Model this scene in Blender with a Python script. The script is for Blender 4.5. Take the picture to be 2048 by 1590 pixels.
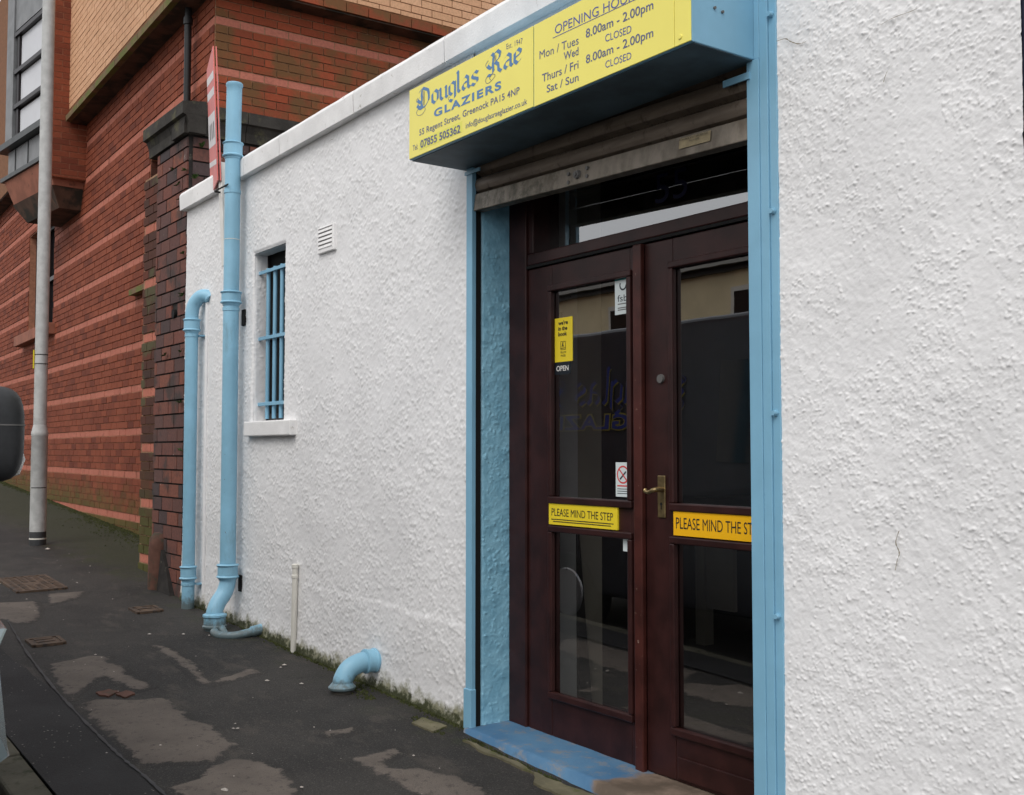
import bpy, math, random
import numpy as np
from mathutils import Vector, Matrix

for o in list(bpy.data.objects):
    bpy.data.objects.remove(o)
SC = bpy.context.scene
COL = SC.collection
R = math.radians
random.seed(7)
RNG = np.random.default_rng(11)

# ------------------------------------------------------------------ camera, sky, sun, exposure
CAM = Vector((0.0, -2.7, 1.30)); YAW = 54.2; PITCH = 2.8
cd = bpy.data.cameras.new('camera'); cam = bpy.data.objects.new('camera', cd); COL.objects.link(cam)
cam.location = CAM; cam.rotation_euler = (R(90 + PITCH), 0, R(YAW))
cd.sensor_width = 36; cd.lens = 36 * 2180 / 2048; cd.clip_start = .02; cd.clip_end = 600
SC.camera = cam

W = bpy.data.worlds.new('World'); SC.world = W; W.use_nodes = True
nt = W.node_tree; nt.nodes.clear()
SUN_EL, SUN_AZ = 50.0, 152.0
sky = nt.nodes.new('ShaderNodeTexSky'); sky.sky_type = 'NISHITA'; sky.sun_disc = False
sky.sun_elevation = R(SUN_EL); sky.sun_rotation = R(SUN_AZ); sky.air_density = 1.6; sky.dust_density = 10.0; sky.ozone_density = 1.0
hs = nt.nodes.new('ShaderNodeHueSaturation'); hs.inputs['Saturation'].default_value = 0.42
bg = nt.nodes.new('ShaderNodeBackground'); bg.inputs['Strength'].default_value = 0.13
wo = nt.nodes.new('ShaderNodeOutputWorld')
nt.links.new(sky.outputs[0], hs.inputs['Color']); 
deck = nt.nodes.new('ShaderNodeMix'); deck.data_type = 'RGBA'; deck.inputs[0].default_value = .72      # even cloud deck over the clear sky
deck.inputs[7].default_value = (8.6, 8.8, 9.2, 1)
nt.links.new(hs.outputs[0], deck.inputs[6]); nt.links.new(deck.outputs[2], bg.inputs[0]); nt.links.new(bg.outputs[0], wo.inputs[0])

sd = bpy.data.lights.new('sun', 'SUN'); sd.energy = 0.7; sd.angle = R(28); sd.color = (1, .98, .96)
sun = bpy.data.objects.new('sun', sd); COL.objects.link(sun)
az = R(SUN_AZ); sdir = Vector((math.sin(az) * math.cos(R(SUN_EL)), math.cos(az) * math.cos(R(SUN_EL)), math.sin(R(SUN_EL))))
sun.rotation_euler = sdir.to_track_quat('Z', 'Y').to_euler(); sun.location = (0, -10, 15)

vs = SC.view_settings; vs.view_transform = 'Standard'; vs.look = 'None'; vs.exposure = 0.14; vs.gamma = 1; vs.use_curve_mapping = False
SC.render.engine = 'CYCLES'

# ------------------------------------------------------------------ helpers: objects
def tag(o, label=None, cat=None, group=None, kind=None):
    if label: o['label'] = label
    if cat: o['category'] = cat
    if group: o['group'] = group
    if kind: o['kind'] = kind
    return o
def thing(name, loc, label, cat, group=None):
    e = bpy.data.objects.new(name, None); COL.objects.link(e); e.location = loc; e.empty_display_size = .1
    return tag(e, label, cat, group)
def put(o, parent):
    COL.objects.link(o)
    if parent is not None:
        o.parent = parent
        # an Empty carries a translation only; a mesh parent already sits at the world origin
        if parent.type == 'EMPTY': o.matrix_parent_inverse = Matrix.Translation(-parent.location)
    return o
class MB:
    def __init__(s): s.v = []; s.f = []; s.tone = []
    def add(s, vs_, fs, tone=None):
        n = len(s.v); s.v += [tuple(p) for p in vs_]; s.f += [tuple(i + n for i in q) for q in fs]
        if tone is not None: s.tone += [tone] * len(fs)
        return s
    def box(s, x0, x1, y0, y1, z0, z1, tone=None):
        return s.add([(x, y, z) for x in (x0, x1) for y in (y0, y1) for z in (z0, z1)],
                     [(0, 1, 3, 2), (4, 6, 7, 5), (0, 4, 5, 1), (2, 3, 7, 6), (0, 2, 6, 4), (1, 5, 7, 3)], tone)
    def hexa(s, p):   # 8 points: bottom ring 4, top ring 4
        return s.add(p, [(3, 2, 1, 0), (4, 5, 6, 7), (0, 1, 5, 4), (1, 2, 6, 5), (2, 3, 7, 6), (3, 0, 4, 7)])
    def prism(s, poly, y0, y1):   # polygon in x,z extruded in y
        n = len(poly); a = [(x, y0, z) for x, z in poly] + [(x, y1, z) for x, z in poly]
        return s.add(a, [tuple(range(n)), tuple(range(2 * n - 1, n - 1, -1))] + [(i, n + i, n + (i + 1) % n, (i + 1) % n) for i in range(n)])
    def lathe(s, prof, cx, cy, seg=28, lean=(0, 0), z0=None):
        v = []; z0 = prof[0][1] if z0 is None else z0
        for r, z in prof:
            ox, oy = lean[0] * (z - z0), lean[1] * (z - z0)
            v += [(cx + ox + r * math.cos(2 * math.pi * k / seg), cy + oy + r * math.sin(2 * math.pi * k / seg), z) for k in range(seg)]
        f = [(i * seg + k, i * seg + (k + 1) % seg, (i + 1) * seg + (k + 1) % seg, (i + 1) * seg + k) for i in range(len(prof) - 1) for k in range(seg)]
        f += [tuple(range(seg - 1, -1, -1)), tuple((len(prof) - 1) * seg + k for k in range(seg))]
        return s.add(v, f)
    def tube(s, pts, rad, seg=20, cap=True):
        pts = [Vector(p) for p in pts]; n = len(pts)
        if not hasattr(rad, '__len__'): rad = [rad] * n
        t0 = (pts[1] - pts[0]).normalized(); up = Vector((0, 0, 1)) if abs(t0.z) < .9 else Vector((1, 0, 0))
        a = t0.cross(up).normalized(); v = []
        for i in range(n):
            t = (pts[min(i + 1, n - 1)] - pts[max(i - 1, 0)]).normalized()
            a = (a - t * a.dot(t)).normalized(); b = t.cross(a)
            v += [tuple(pts[i] + (a * math.cos(2 * math.pi * k / seg) + b * math.sin(2 * math.pi * k / seg)) * rad[i]) for k in range(seg)]
        f = [(i * seg + k, i * seg + (k + 1) % seg, (i + 1) * seg + (k + 1) % seg, (i + 1) * seg + k) for i in range(n - 1) for k in range(seg)]
        if cap: f += [tuple(range(seg - 1, -1, -1)), tuple((n - 1) * seg + k for k in range(seg))]
        return s.add(v, f)
    def build(s, name, mat, parent=None, smooth=False, bevel=0, seg=2):
        me = bpy.data.meshes.new(name); me.from_pydata(s.v, [], s.f); me.validate(); me.materials.append(mat)
        if s.tone:
            at = me.attributes.new('tone', 'FLOAT', 'FACE'); at.data.foreach_set('value', np.array(s.tone, dtype=np.float32))
        o = bpy.data.objects.new(name, me); put(o, parent)
        if smooth:
            me.polygons.foreach_set('use_smooth', [True] * len(me.polygons))
            me.set_sharp_from_angle(angle=R(38))
        if bevel:
            m = o.modifiers.new('bevel', 'BEVEL'); m.width = bevel; m.segments = seg; m.limit_method = 'ANGLE'; m.angle_limit = R(40)
            m.harden_normals = False
        return o
def curve_pts(ctrl, n=8):   # Catmull-Rom through control points
    P = [Vector(p) for p in ctrl]; P = [P[0] * 2 - P[1]] + P + [P[-1] * 2 - P[-2]]; out = []
    for i in range(1, len(P) - 2):
        for k in range(n):
            t = k / n; a, b, c, d = P[i - 1], P[i], P[i + 1], P[i + 2]
            out.append(.5 * ((2 * b) + (c - a) * t + (2 * a - 5 * b + 4 * c - d) * t * t + (3 * b - a - 3 * c + d) * t ** 3))
    return out + [P[-2]]

# ------------------------------------------------------------------ helpers: materials
def lin(r, g, b):
    return tuple(((c / 255) / 12.92 if c / 255 <= .04045 else ((c / 255 + .055) / 1.055) ** 2.4) for c in (r, g, b))
class NT:
    def __init__(s, name):
        s.m = bpy.data.materials.new(name); s.m.use_nodes = True; s.t = s.m.node_tree; s.b = s.t.nodes['Principled BSDF']
        s.pos = s.n('ShaderNodeNewGeometry').outputs['Position']
    def n(s, typ, **kw):
        nd = s.t.nodes.new(typ)
        for k, v in kw.items(): setattr(nd, k, v)
        return nd
    def l(s, a, b): s.t.links.new(a, b)
    def noise(s, scale, detail=4, rough=.55, stretch=None):
        nd = s.n('ShaderNodeTexNoise'); nd.inputs['Scale'].default_value = scale; nd.inputs['Detail'].default_value = detail; nd.inputs['Roughness'].default_value = rough
        src = s.pos
        if stretch:
            mp = s.n('ShaderNodeMapping'); mp.inputs['Scale'].default_value = stretch; s.l(s.pos, mp.inputs[0]); src = mp.outputs[0]
        s.l(src, nd.inputs['Vector']); return nd.outputs['Fac']
    def ramp(s, fac, lo, hi, a=0., b=1.):
        nd = s.n('ShaderNodeMapRange'); nd.clamp = True; nd.interpolation_type = 'SMOOTHSTEP'
        for i, v in enumerate((lo, hi, a, b)): nd.inputs[i + 1].default_value = v
        s.l(fac, nd.inputs[0]); return nd.outputs[0]
    def math(s, op, a, b=None):
        nd = s.n('ShaderNodeMath', operation=op)
        for i, q in enumerate((a, b)):
            if q is None: continue
            if isinstance(q, (int, float)): nd.inputs[i].default_value = q
            else: s.l(q, nd.inputs[i])
        return nd.outputs[0]
    def mix(s, fac, a, b):
        nd = s.n('ShaderNodeMix', data_type='RGBA')
        for i, q in ((0, fac), (6, a), (7, b)):
            if isinstance(q, (int, float)): nd.inputs[i].default_value = q
            elif isinstance(q, tuple): nd.inputs[i].default_value = (*q[:3], 1)
            else: s.l(q, nd.inputs[i])
        return nd.outputs[2]
    def sep(s):
        nd = s.n('ShaderNodeSeparateXYZ'); s.l(s.pos, nd.inputs[0]); return nd.outputs
    def bump(s, h, strength=.3, dist=.01):
        nd = s.n('ShaderNodeBump'); nd.inputs['Strength'].default_value = strength; nd.inputs['Distance'].default_value = dist
        s.l(h, nd.inputs['Height']); s.l(nd.outputs[0], s.b.inputs['Normal'])
    def fin(s, col, rough=.6, metal=0., spec=.4):
        if isinstance(col, tuple): s.b.inputs['Base Color'].default_value = (*col[:3], 1)
        else: s.l(col, s.b.inputs['Base Color'])
        if isinstance(rough, (int, float)): s.b.inputs['Roughness'].default_value = rough
        else: s.l(rough, s.b.inputs['Roughness'])
        s.b.inputs['Metallic'].default_value = metal; s.b.inputs['Specular IOR Level'].default_value = spec
        return s.m
def sc(c, k): return tuple(min(1, x * k) for x in c)
def plain(name, c, rough=.5, var=.12, vscale=7, spec=.4, metal=0, stain=None, smask=(9, .62, .72), bump=None):
    q = NT(name); col = q.mix(q.ramp(q.noise(vscale), .3, .7), sc(c, 1 - var), sc(c, 1 + var * .6))
    if stain: col = q.mix(q.ramp(q.noise(smask[0], 6, .65), smask[1], smask[2]), col, stain)
    if bump: q.bump(q.noise(bump[0], 3), bump[1], bump[2])
    return q.fin(col, rough, metal, spec)
def flat(name, c, rough=.5, spec=.3): return NT(name).fin(c, rough, 0, spec)

BLUE = (.21, .43, .585)
def m_white_wall(name, col=(.80, .795, .795)):
    q = NT(name)
    c = q.mix(q.ramp(q.noise(2.2, 5), .35, .7), col, sc(col, .93))
    c = q.mix(q.ramp(q.noise(26, 6, .7), .60, .78, 0, .30), c, (.42, .40, .36))
    x, y, z = q.sep()
    # lichen specks in the upper left field
    up = q.math('MULTIPLY', q.ramp(z, 2.45, 2.75), q.ramp(x, -3.8, -4.6))
    up = q.math('MULTIPLY', up, q.ramp(q.noise(9, 7, .75), .66, .70))
    c = q.mix(q.math('MULTIPLY', up, .75), c, (.11, .11, .07))
    # mud splash and moss growing up from the pavement
    hg = q.math('ADD', z, q.math('MULTIPLY', q.math('ADD', x, 2.3), .043))
    low = q.ramp(q.math('ADD', hg, q.math('MULTIPLY', q.noise(11, 5, .7), -.26)), -.03, -.115)
    c = q.mix(q.math('MULTIPLY', low, .85), c, (.17, .165, .07))
    low2 = q.ramp(q.math('ADD', hg, q.math('MULTIPLY', q.noise(23, 4, .7), -.2)), -.045, -.085)
    c = q.mix(low2, c, (.05, .055, .025))
    q.bump(q.noise(140, 3), .18, .004)
    return q.fin(c, .62, 0, .35)
def m_brick(name, cols, tone, stain=None, sthr=(.55, .7), sscale=2.5, samt=.7, moss=None, white=0):
    q = NT(name)
    if tone == 'obj': f = q.n('ShaderNodeObjectInfo').outputs['Random']
    else:
        a = q.n('ShaderNodeAttribute'); a.attribute_name = 'tone'; f = a.outputs['Fac']
    rp = q.n('ShaderNodeValToRGB'); rp.color_ramp.interpolation = 'LINEAR'
    el = rp.color_ramp.elements
    while len(el) < len(cols): el.new(.5)
    for i, c in enumerate(cols): el[i].position = i / (len(cols) - 1); el[i].color = (*c, 1)
    q.l(f, rp.inputs[0])
    c = q.mix(q.ramp(q.noise(45, 5, .65), .35, .75, 0, .45), rp.outputs[0], sc(cols[0], .5))
    if stain: c = q.mix(q.math('MULTIPLY', q.ramp(q.noise(sscale, 6, .6), *sthr), samt), c, stain)
    if moss:
        x, y, z = q.sep(); hg = q.math('ADD', z, q.math('MULTIPLY', q.math('ADD', x, 2.3), .043))
        mk = q.ramp(q.math('ADD', hg, q.math('MULTIPLY', q.noise(5, 6, .65), -.9)), moss[0], moss[1])
        c = q.mix(q.math('MULTIPLY', mk, .8), c, (.075, .082, .018))
    if white: c = q.mix(q.math('MULTIPLY', q.ramp(q.noise(14, 6, .7), .64, .70), white), c, (.55, .52, .46))
    q.bump(q.noise(160, 3), .25, .003)
    return q.fin(c, .85, 0, .25)

M = {}
M['white'] = m_white_wall('white_roughcast')
M['coping'] = plain('painted_coping', (.83, .82, .81), .6, .08, 6, stain=(.36, .34, .28), smask=(17, .60, .74), bump=(90, .35, .004))
M['blue'] = plain('blue_gloss_paint', BLUE, .38, .07, 5, .45, stain=(.17, .15, .11), smask=(42, .715, .75), bump=(45, .12, .003))
q = NT('blue_pipe_paint'); x, y, z = q.sep(); pc = (.25, .49, .645)
cc = q.mix(q.ramp(q.noise(4), .3, .7), sc(pc, .88), sc(pc, 1.05)); cc = q.mix(q.ramp(q.noise(14, 5, .6), .70, .75), cc, (.11, .30, .52))
cc = q.mix(q.ramp(q.noise(9, 6, .7, (1, 1, .25)), .56, .72, 0, .45), cc, (.13, .20, .23))
hg = q.math('ADD', z, q.math('MULTIPLY', q.math('ADD', x, 2.3), .043)); cc = q.mix(q.ramp(q.math('ADD', hg, q.math('MULTIPLY', q.noise(30, 5, .7), -.16)), .02, -.06, 0, .8), cc, (.09, .085, .06))
cc = q.mix(q.ramp(q.noise(48, 4, .6), .71, .74), cc, (.14, .10, .07)); q.bump(q.noise(28, 3), .22, .004); M['bluepipe'] = q.fin(cc, .42, 0, .45)
q = NT('blue_reveal_paint'); cc = q.mix(q.ramp(q.noise(18), .3, .7), (.20, .43, .57), (.28, .55, .70)); q.bump(q.noise(60, 3), .3, .006); M['bluerough'] = q.fin(cc, .33, 0, .5)
q = NT('worn_blue_step'); x, y, z = q.sep()
cut = q.ramp(q.math('ADD', x, q.math('MULTIPLY', q.math('ADD', q.math('MULTIPLY', y, -1.2), q.noise(9, 5)), .35)), -3.03, -2.93)
wear = q.ramp(q.noise(11, 8, .75), .50, .66)
cc = q.mix(q.ramp(q.noise(4), .3, .7), (.055, .145, .265), (.095, .205, .33)); cc = q.mix(q.math('MULTIPLY', wear, .75), cc, (.22, .21, .20))
cc = q.mix(cut, cc, q.mix(q.ramp(q.noise(7, 6), .35, .7), (.10, .075, .055), (.23, .17, .13)))
edge = q.ramp(q.math('ADD', y, q.math('MULTIPLY', q.noise(20, 5), .08)), -.02, -.045); cc = q.mix(edge, cc, (.06, .055, .045))
q.bump(q.noise(70, 4), .4, .004); M['step'] = q.fin(cc, .7, 0, .3)
M['signyellow'] = plain('yellow_sign_vinyl', (.90, .80, .165), .35, .03, 3, .4)
M['yellow2'] = flat('yellow_sign_flat', (.78, .60, .03), .4)
M['orange'] = flat('orange_sign_flat', (.85, .45, .01), .4)
M['tblue'] = flat('sign_letter_blue', lin(92, 132, 178), .45)
M['tslate'] = flat('sign_letter_slate', lin(98, 104, 138), .45)
M['tdark'] = flat('letter_dark', (.02, .02, .02), .5)
M['tviolet'] = flat('letter_violet', lin(96, 102, 158), .45)
M['patch'] = flat('sign_patch_yellow', (.80, .76, .13), .4)
M['wood'] = plain('dark_mahogany_paint', (.030, .0095, .0085), .42, .35, 9, .3, stain=(.12, .07, .055), smask=(38, .73, .76), bump=(50, .12, .002))
M['wood2'] = plain('worn_mahogany_edge', (.055, .0145, .011), .42, .35, 9, .3, stain=(.33, .24, .19), smask=(45, .66, .72))
M['under'] = plain('shade_darkened_blue_underside', (.075, .115, .14), .6, .3, 6, .3)  # housing blue with the shade under the box put into a darker colour
M['crack'] = plain('brown_crack', (.30, .26, .20), .9, .3, 60)
M['black'] = flat('black_gap', (.006, .006, .006), .8)
M['iron'] = plain('weathered_grey_iron', (.13, .125, .12), .5, .2, 12)
M['brass'] = plain('tarnished_brass', (.34, .25, .12), .36, .25, 40, .5, metal=.85, stain=(.08, .06, .04), smask=(60, .58, .7))
q = NT('shutter_steel'); x, y, z = q.sep()
cc = q.mix(q.ramp(q.noise(3, 5, .6, (1.2, 1, 9)), .3, .72), (.105, .080, .060), (.19, .152, .118))
cc = q.mix(q.ramp(q.noise(18, 6, .7, (1, 1, .45)), .54, .68), cc, (.07, .054, .04)); cc = q.mix(q.ramp(q.noise(30, 5, .7), .62, .72), cc, (.26, .225, .185))
M['shutter'] = q.fin(cc, .52, .25, .4)
q = NT('shutter_rail_steel'); x, y, z = q.sep()
cc = q.mix(q.ramp(q.noise(14, 6, .65, (1, 1, .5)), .35, .68), (.25, .215, .175), (.135, .112, .085))
cc = q.mix(q.math('MULTIPLY', q.ramp(q.noise(22, 6, .7), .42, .64), q.ramp(x, -3.0, -3.75, 0, .85)), cc, (.055, .05, .03)); M['rail'] = q.fin(cc, .5, .25, .4)
def asphalt_col(q):
    x, y, z = q.sep()
    cc = q.mix(q.ramp(q.noise(1.3, 7, .62), .36, .66), (.0195, .018, .0166), (.038, .0345, .031))
    cc = q.mix(q.math('MULTIPLY', q.ramp(q.noise(3.1, 8, .66, (1, 2.2, 1)), .52, .68), .7), cc, (.062, .053, .045))
    cc = q.mix(q.math('MULTIPLY', q.ramp(y, -.36, .02), q.math('MULTIPLY', q.ramp(q.noise(4.5, 6, .7), .50, .64), .8)), cc, (.030, .036, .012))
    cc = q.mix(q.math('MULTIPLY', q.ramp(x, -8.2, -9.5), q.math('MULTIPLY', q.ramp(q.math('ADD', y, q.math('MULTIPLY', q.noise(3, 5), .6)), .05, .55), .85)), cc, (.026, .030, .011))
    cc = q.mix(q.ramp(q.noise(120, 2, .5), .56, .70, 0, .7), cc, (.085, .077, .070))
    cc = q.mix(q.ramp(q.noise(140, 2, .5), .58, .70, 0, .8), cc, (.006, .006, .006))
    cr = q.n('ShaderNodeTexVoronoi', feature='DISTANCE_TO_EDGE'); cr.inputs['Scale'].default_value = 1.15
    wv = q.n('ShaderNodeVectorMath', operation='ADD'); nz = q.n('ShaderNodeTexNoise'); nz.inputs['Scale'].default_value = 4; q.l(q.pos, nz.inputs['Vector']); q.l(q.pos, wv.inputs[0]); q.l(nz.outputs['Color'], wv.inputs[1]); q.l(wv.outputs[0], cr.inputs['Vector'])
    crack = q.math('MULTIPLY', q.ramp(cr.outputs['Distance'], .0055, .001), q.ramp(q.noise(1.7, 3), .48, .56))
    return q.mix(q.math('MULTIPLY', crack, .55), cc, (.009, .009, .008))
def asphalt_bump(q): q.bump(q.math('ADD', q.noise(150, 4, .7), q.math('MULTIPLY', q.noise(9, 4), .8)), .7, .006)
q = NT('old_asphalt'); asphalt_bump(q); M['asphalt'] = q.fin(asphalt_col(q), .78, 0, .3)
def soft_patch(name, base, stain):
    q = NT(name); at = q.n('ShaderNodeAttribute'); at.attribute_name = 'edge'
    m = q.ramp(q.math('ADD', at.outputs['Fac'], q.math('MULTIPLY', q.math('SUBTRACT', q.noise(13, 8, .7), .5), .16)), -.006, .018)
    m = q.math('MULTIPLY', m, q.ramp(q.noise(30, 6, .7), .30, .44, .25, 1))
    c = q.mix(q.ramp(q.noise(5, 6), .3, .7), sc(base, .82), sc(base, 1.1)); c = q.mix(q.ramp(q.noise(16, 6, .65), .58, .70), c, stain); c = q.mix(q.ramp(q.noise(170, 2), .58, .7, 0, .5), c, sc(base, .45))
    asphalt_bump(q); return q.fin(q.mix(m, asphalt_col(q), c), .8, 0, .28)
def chips(name, base, amt):
    q = NT(name); cc = q.mix(q.ramp(q.noise(2.5, 6), .35, .68), base, sc(base, 1.7))
    v = q.n('ShaderNodeTexVoronoi'); v.inputs['Scale'].default_value = 62; q.l(q.pos, v.inputs['Vector'])
    pick = q.math('MULTIPLY', q.ramp(v.outputs['Distance'], .27, .20), q.ramp(v.outputs['Color'], .74, .76))
    pick = q.math('MULTIPLY', pick, q.ramp(q.noise(2.7, 5), .40, .62))
    cc = q.mix(q.math('MULTIPLY', pick, amt), cc, (.28, .26, .23)); q.bump(q.noise(110, 5, .7), .7, .006); return q.fin(cc, .78, 0, .3)
M['asphalt2'] = chips('kerbside_asphalt', (.014, .0135, .014), .8)
M['tar'] = plain('tar_seam', (.030, .031, .034), .6, .4, 15)
M['concrete'] = soft_patch('worn_concrete', (.122, .102, .087), (.066, .056, .048))
M['concrete2'] = plain('mossy_concrete', (.15, .135, .085), .85, .3, 9, .25, stain=(.085, .09, .03), smask=(8, .48, .62), bump=(60, .5, .005))
M['kerb'] = plain('kerb_stone', (.095, .088, .066), .85, .25, 4, .25, stain=(.035, .036, .02), smask=(10, .52, .66), bump=(60, .5, .005))
M['rust'] = plain('rusty_iron', (.10, .066, .045), .75, .3, 16, .3, stain=(.045, .035, .03), smask=(20, .5, .62), bump=(80, .4, .003))
M['moss'] = plain('green_moss', (.046, .052, .020), .95, .45, 30, .1)
M['weed'] = plain('weed_leaf', (.045, .085, .02), .7, .4, 60, .2)
M['litter'] = plain('pale_litter', (.42, .38, .34), .8, .3, 40)
redc = [(.20, .050, .025), (.25, .064, .031), (.28, .074, .036), (.23, .058, .028), (.15, .038, .021)]
olive = (.085, .060, .022)
for t in ('obj', 'attr'):
    M['red_' + t] = m_brick('red_brick_' + t, redc, t, stain=(.12, .045, .027), sthr=(.58, .74), sscale=1.1, samt=.35, moss=(.10, -.45))
    M['band_' + t] = m_brick('pale_red_band_' + t, [(.46, .155, .105), (.50, .175, .12), (.48, .165, .11)], t, stain=(.2, .08, .05), sscale=6, samt=.5)
    M['gab_' + t] = m_brick('sooty_red_brick_' + t, [(.27, .06, .026), (.33, .072, .031), (.37, .08, .036), (.22, .054, .026)], t, stain=(.115, .078, .030), sthr=(.43, .62), sscale=2.4, samt=.75)
    M['tan_' + t] = m_brick('buff_brick_' + t, [(.62, .35, .20), (.69, .40, .235), (.66, .37, .215), (.73, .43, .26)], t)
    M['pil_' + t] = m_brick('dark_pilaster_brick_' + t, [(.055, .030, .023), (.095, .035, .023), (.075, .032, .022), (.14, .04, .023)], t, stain=(.085, .08, .038), sthr=(.52, .62), sscale=4, samt=.85, moss=(.5, -.3))
    M['old_' + t] = m_brick('old_purple_brick_' + t, [(.075, .055, .055), (.20, .072, .052), (.115, .066, .060), (.24, .085, .055), (.06, .05, .052), (.16, .07, .055)], t, stain=(.045, .042, .040), sthr=(.50, .62), sscale=3.2, samt=.75, white=.5)
M['mortar'] = plain('red_wall_mortar', (.40, .18, .11), .9, .2, 20)
M['mortar_d'] = plain('dark_mortar', (.33, .19, .11), .95, .3, 20)
M['mortar_old'] = plain('old_black_mortar', (.024, .021, .019), .95, .3, 20, stain=(.11, .10, .08), smask=(12, .64, .72))
M['mortar_t'] = plain('buff_wall_mortar', (.20, .085, .035), .9, .2, 20)
M['stone'] = plain('dark_cornice_stone', (.045, .041, .036), .85, .3, 9, .25, stain=(.09, .085, .05), smask=(6, .55, .7), bump=(50, .5, .006))
M['sillstone'] = plain('mossy_sill_stone', (.19, .13, .07), .85, .25, 7, .25, stain=(.14, .15, .04), smask=(5, .42, .60), bump=(50, .4, .005))
M['terra'] = plain('terracotta_block', (.30, .115, .072), .75, .2, 5, .3, stain=(.17, .07, .045), smask=(7, .6, .7))
M['oldclay'] = plain('weathered_clay', (.115, .055, .04), .8, .25, 12, .25, stain=(.06, .05, .035), smask=(9, .5, .62))
M['lead'] = plain('lead_sheet', (.20, .205, .21), .55, .18, 5, .4)
M['leadd'] = plain('dark_lead', (.055, .06, .06), .5, .2, 8)
M['wframe'] = flat('dark_window_frame', (.018, .013, .014), .4)
M['blind'] = plain('pale_window_blind', (.62, .63, .66), .6, .05, 3)
M['soffit'] = plain('dark_soffit', (.10, .055, .036), .85, .3, 5, stain=(.03, .025, .018), smask=(4, .45, .6))
M['drain'] = flat('black_downpipe', (.016, .016, .017), .4)
M['galv'] = plain('galvanised_steel', (.47, .475, .465), .5, .14, 14, .4, metal=0, bump=(80, .05, .001))
M['galvd'] = plain('post_black_base', (.045, .047, .05), .5, .2, 10)
M['tagy'] = flat('yellow_tag', (.72, .60, .02), .5)
M['pvc'] = plain('off_white_pipe', (.66, .64, .58), .5, .06, 8)
M['postw'] = plain('white_post_paint', (.72, .70, .66), .55, .06, 8)
M['boardr'] = plain('faded_red_board', (.70, .17, .15), .4, .08, 8)
M['boardw'] = plain('white_board_stripe', (.74, .70, .70), .4, .04, 8)
M['vanpaint'] = NT('dark_grey_van_paint').fin((.035, .036, .042), .22, 0, .5)
M['vanblack'] = plain('black_bumper_plastic', (.014, .014, .015), .5, .15, 30)
M['mirrorshell'] = plain('mirror_housing_plastic', (.022, .023, .025), .46, .15, 50, .5)
M['tyre'] = plain('tyre_rubber', (.015, .015, .015), .8)
M['steel'] = NT('wheel_steel').fin((.4, .4, .42), .35, .8)
M['lens'] = NT('clear_lamp_lens').fin((.17, .21, .22), .2, 0, .6)
M['lensw'] = NT('pale_mirror_lens').fin((.68, .66, .64), .2, 0, .6)
M['tint'] = NT('dark_vehicle_glass').fin((.012, .014, .016), .06, 0, .6)
M['cream'] = plain('cream_render', (.74, .63, .40), .8, .08, 2)
M['slate'] = plain('slate_roof', (.07, .06, .045), .7, .2, 3)
M['plaster'] = plain('interior_plaster', (.60, .61, .60), .85, .08, 4, stain=(.1, .1, .11), smask=(7, .66, .70))
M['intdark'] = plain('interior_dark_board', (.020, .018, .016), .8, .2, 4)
M['intcream'] = plain('interior_cream_panel', (.36, .33, .27), .7, .08, 4)
M['bluel'] = flat('van_letter_blue', (.020, .032, .17), .4)
M['yelo'] = flat('van_letter_yellow', (.26, .21, .03), .4)
M['numblue'] = flat('fanlight_number_blue', (.005, .007, .035), .5)
M['stick'] = flat('sticker_white', (.62, .68, .68), .4)
M['teal'] = flat('sticker_teal', (.03, .25, .25), .4)
M['stickd'] = flat('sticker_charcoal', (.03, .04, .05), .5)
M['redp'] = flat('sticker_red', (.62, .06, .06), .45)
M['darkcard'] = flat('dark_card', (.012, .016, .022), .5)
M['pale'] = flat('pale_letter', (.75, .74, .70), .5)
M['plate'] = plain('aged_maker_plate', (.36, .29, .17), .45, .2, 30, metal=.3)
M['navy'] = plain('navy_board_paint', (.012, .014, .035), .4, .2, 10)
q = NT('window_glass'); t_ = q.t; t_.nodes.remove(q.b)
tr = q.n('ShaderNodeBsdfTransparent'); tr.inputs[0].default_value = (.90, .91, .905, 1); gl = q.n('ShaderNodeBsdfGlossy'); gl.inputs['Roughness'].default_value = .006
ge = q.n('ShaderNodeNewGeometry'); vd = q.n('ShaderNodeVectorMath', operation='DOT_PRODUCT'); q.l(ge.outputs['Normal'], vd.inputs[0]); q.l(ge.outputs['Incoming'], vd.inputs[1])
cs = q.math('POWER', q.math('SUBTRACT', 1.0, q.math('ABSOLUTE', vd.outputs['Value'])), 5.0)
fr = q.math('ADD', .40, q.math('MULTIPLY', cs, .60)); mx = q.n('ShaderNodeMixShader')
nb = q.n('ShaderNodeBump'); nb.inputs['Strength'].default_value = .02; nb.inputs['Distance'].default_value = .01; q.l(q.noise(3.5, 2), nb.inputs['Height']); q.l(nb.outputs[0], gl.inputs['Normal'])
q.l(fr, mx.inputs[0]); q.l(tr.outputs[0], mx.inputs[1]); q.l(gl.outputs[0], mx.inputs[2])
q.l(mx.outputs[0], [n for n in t_.nodes if n.type == 'OUTPUT_MATERIAL'][0].inputs[0]); M['glass'] = q.m

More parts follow.
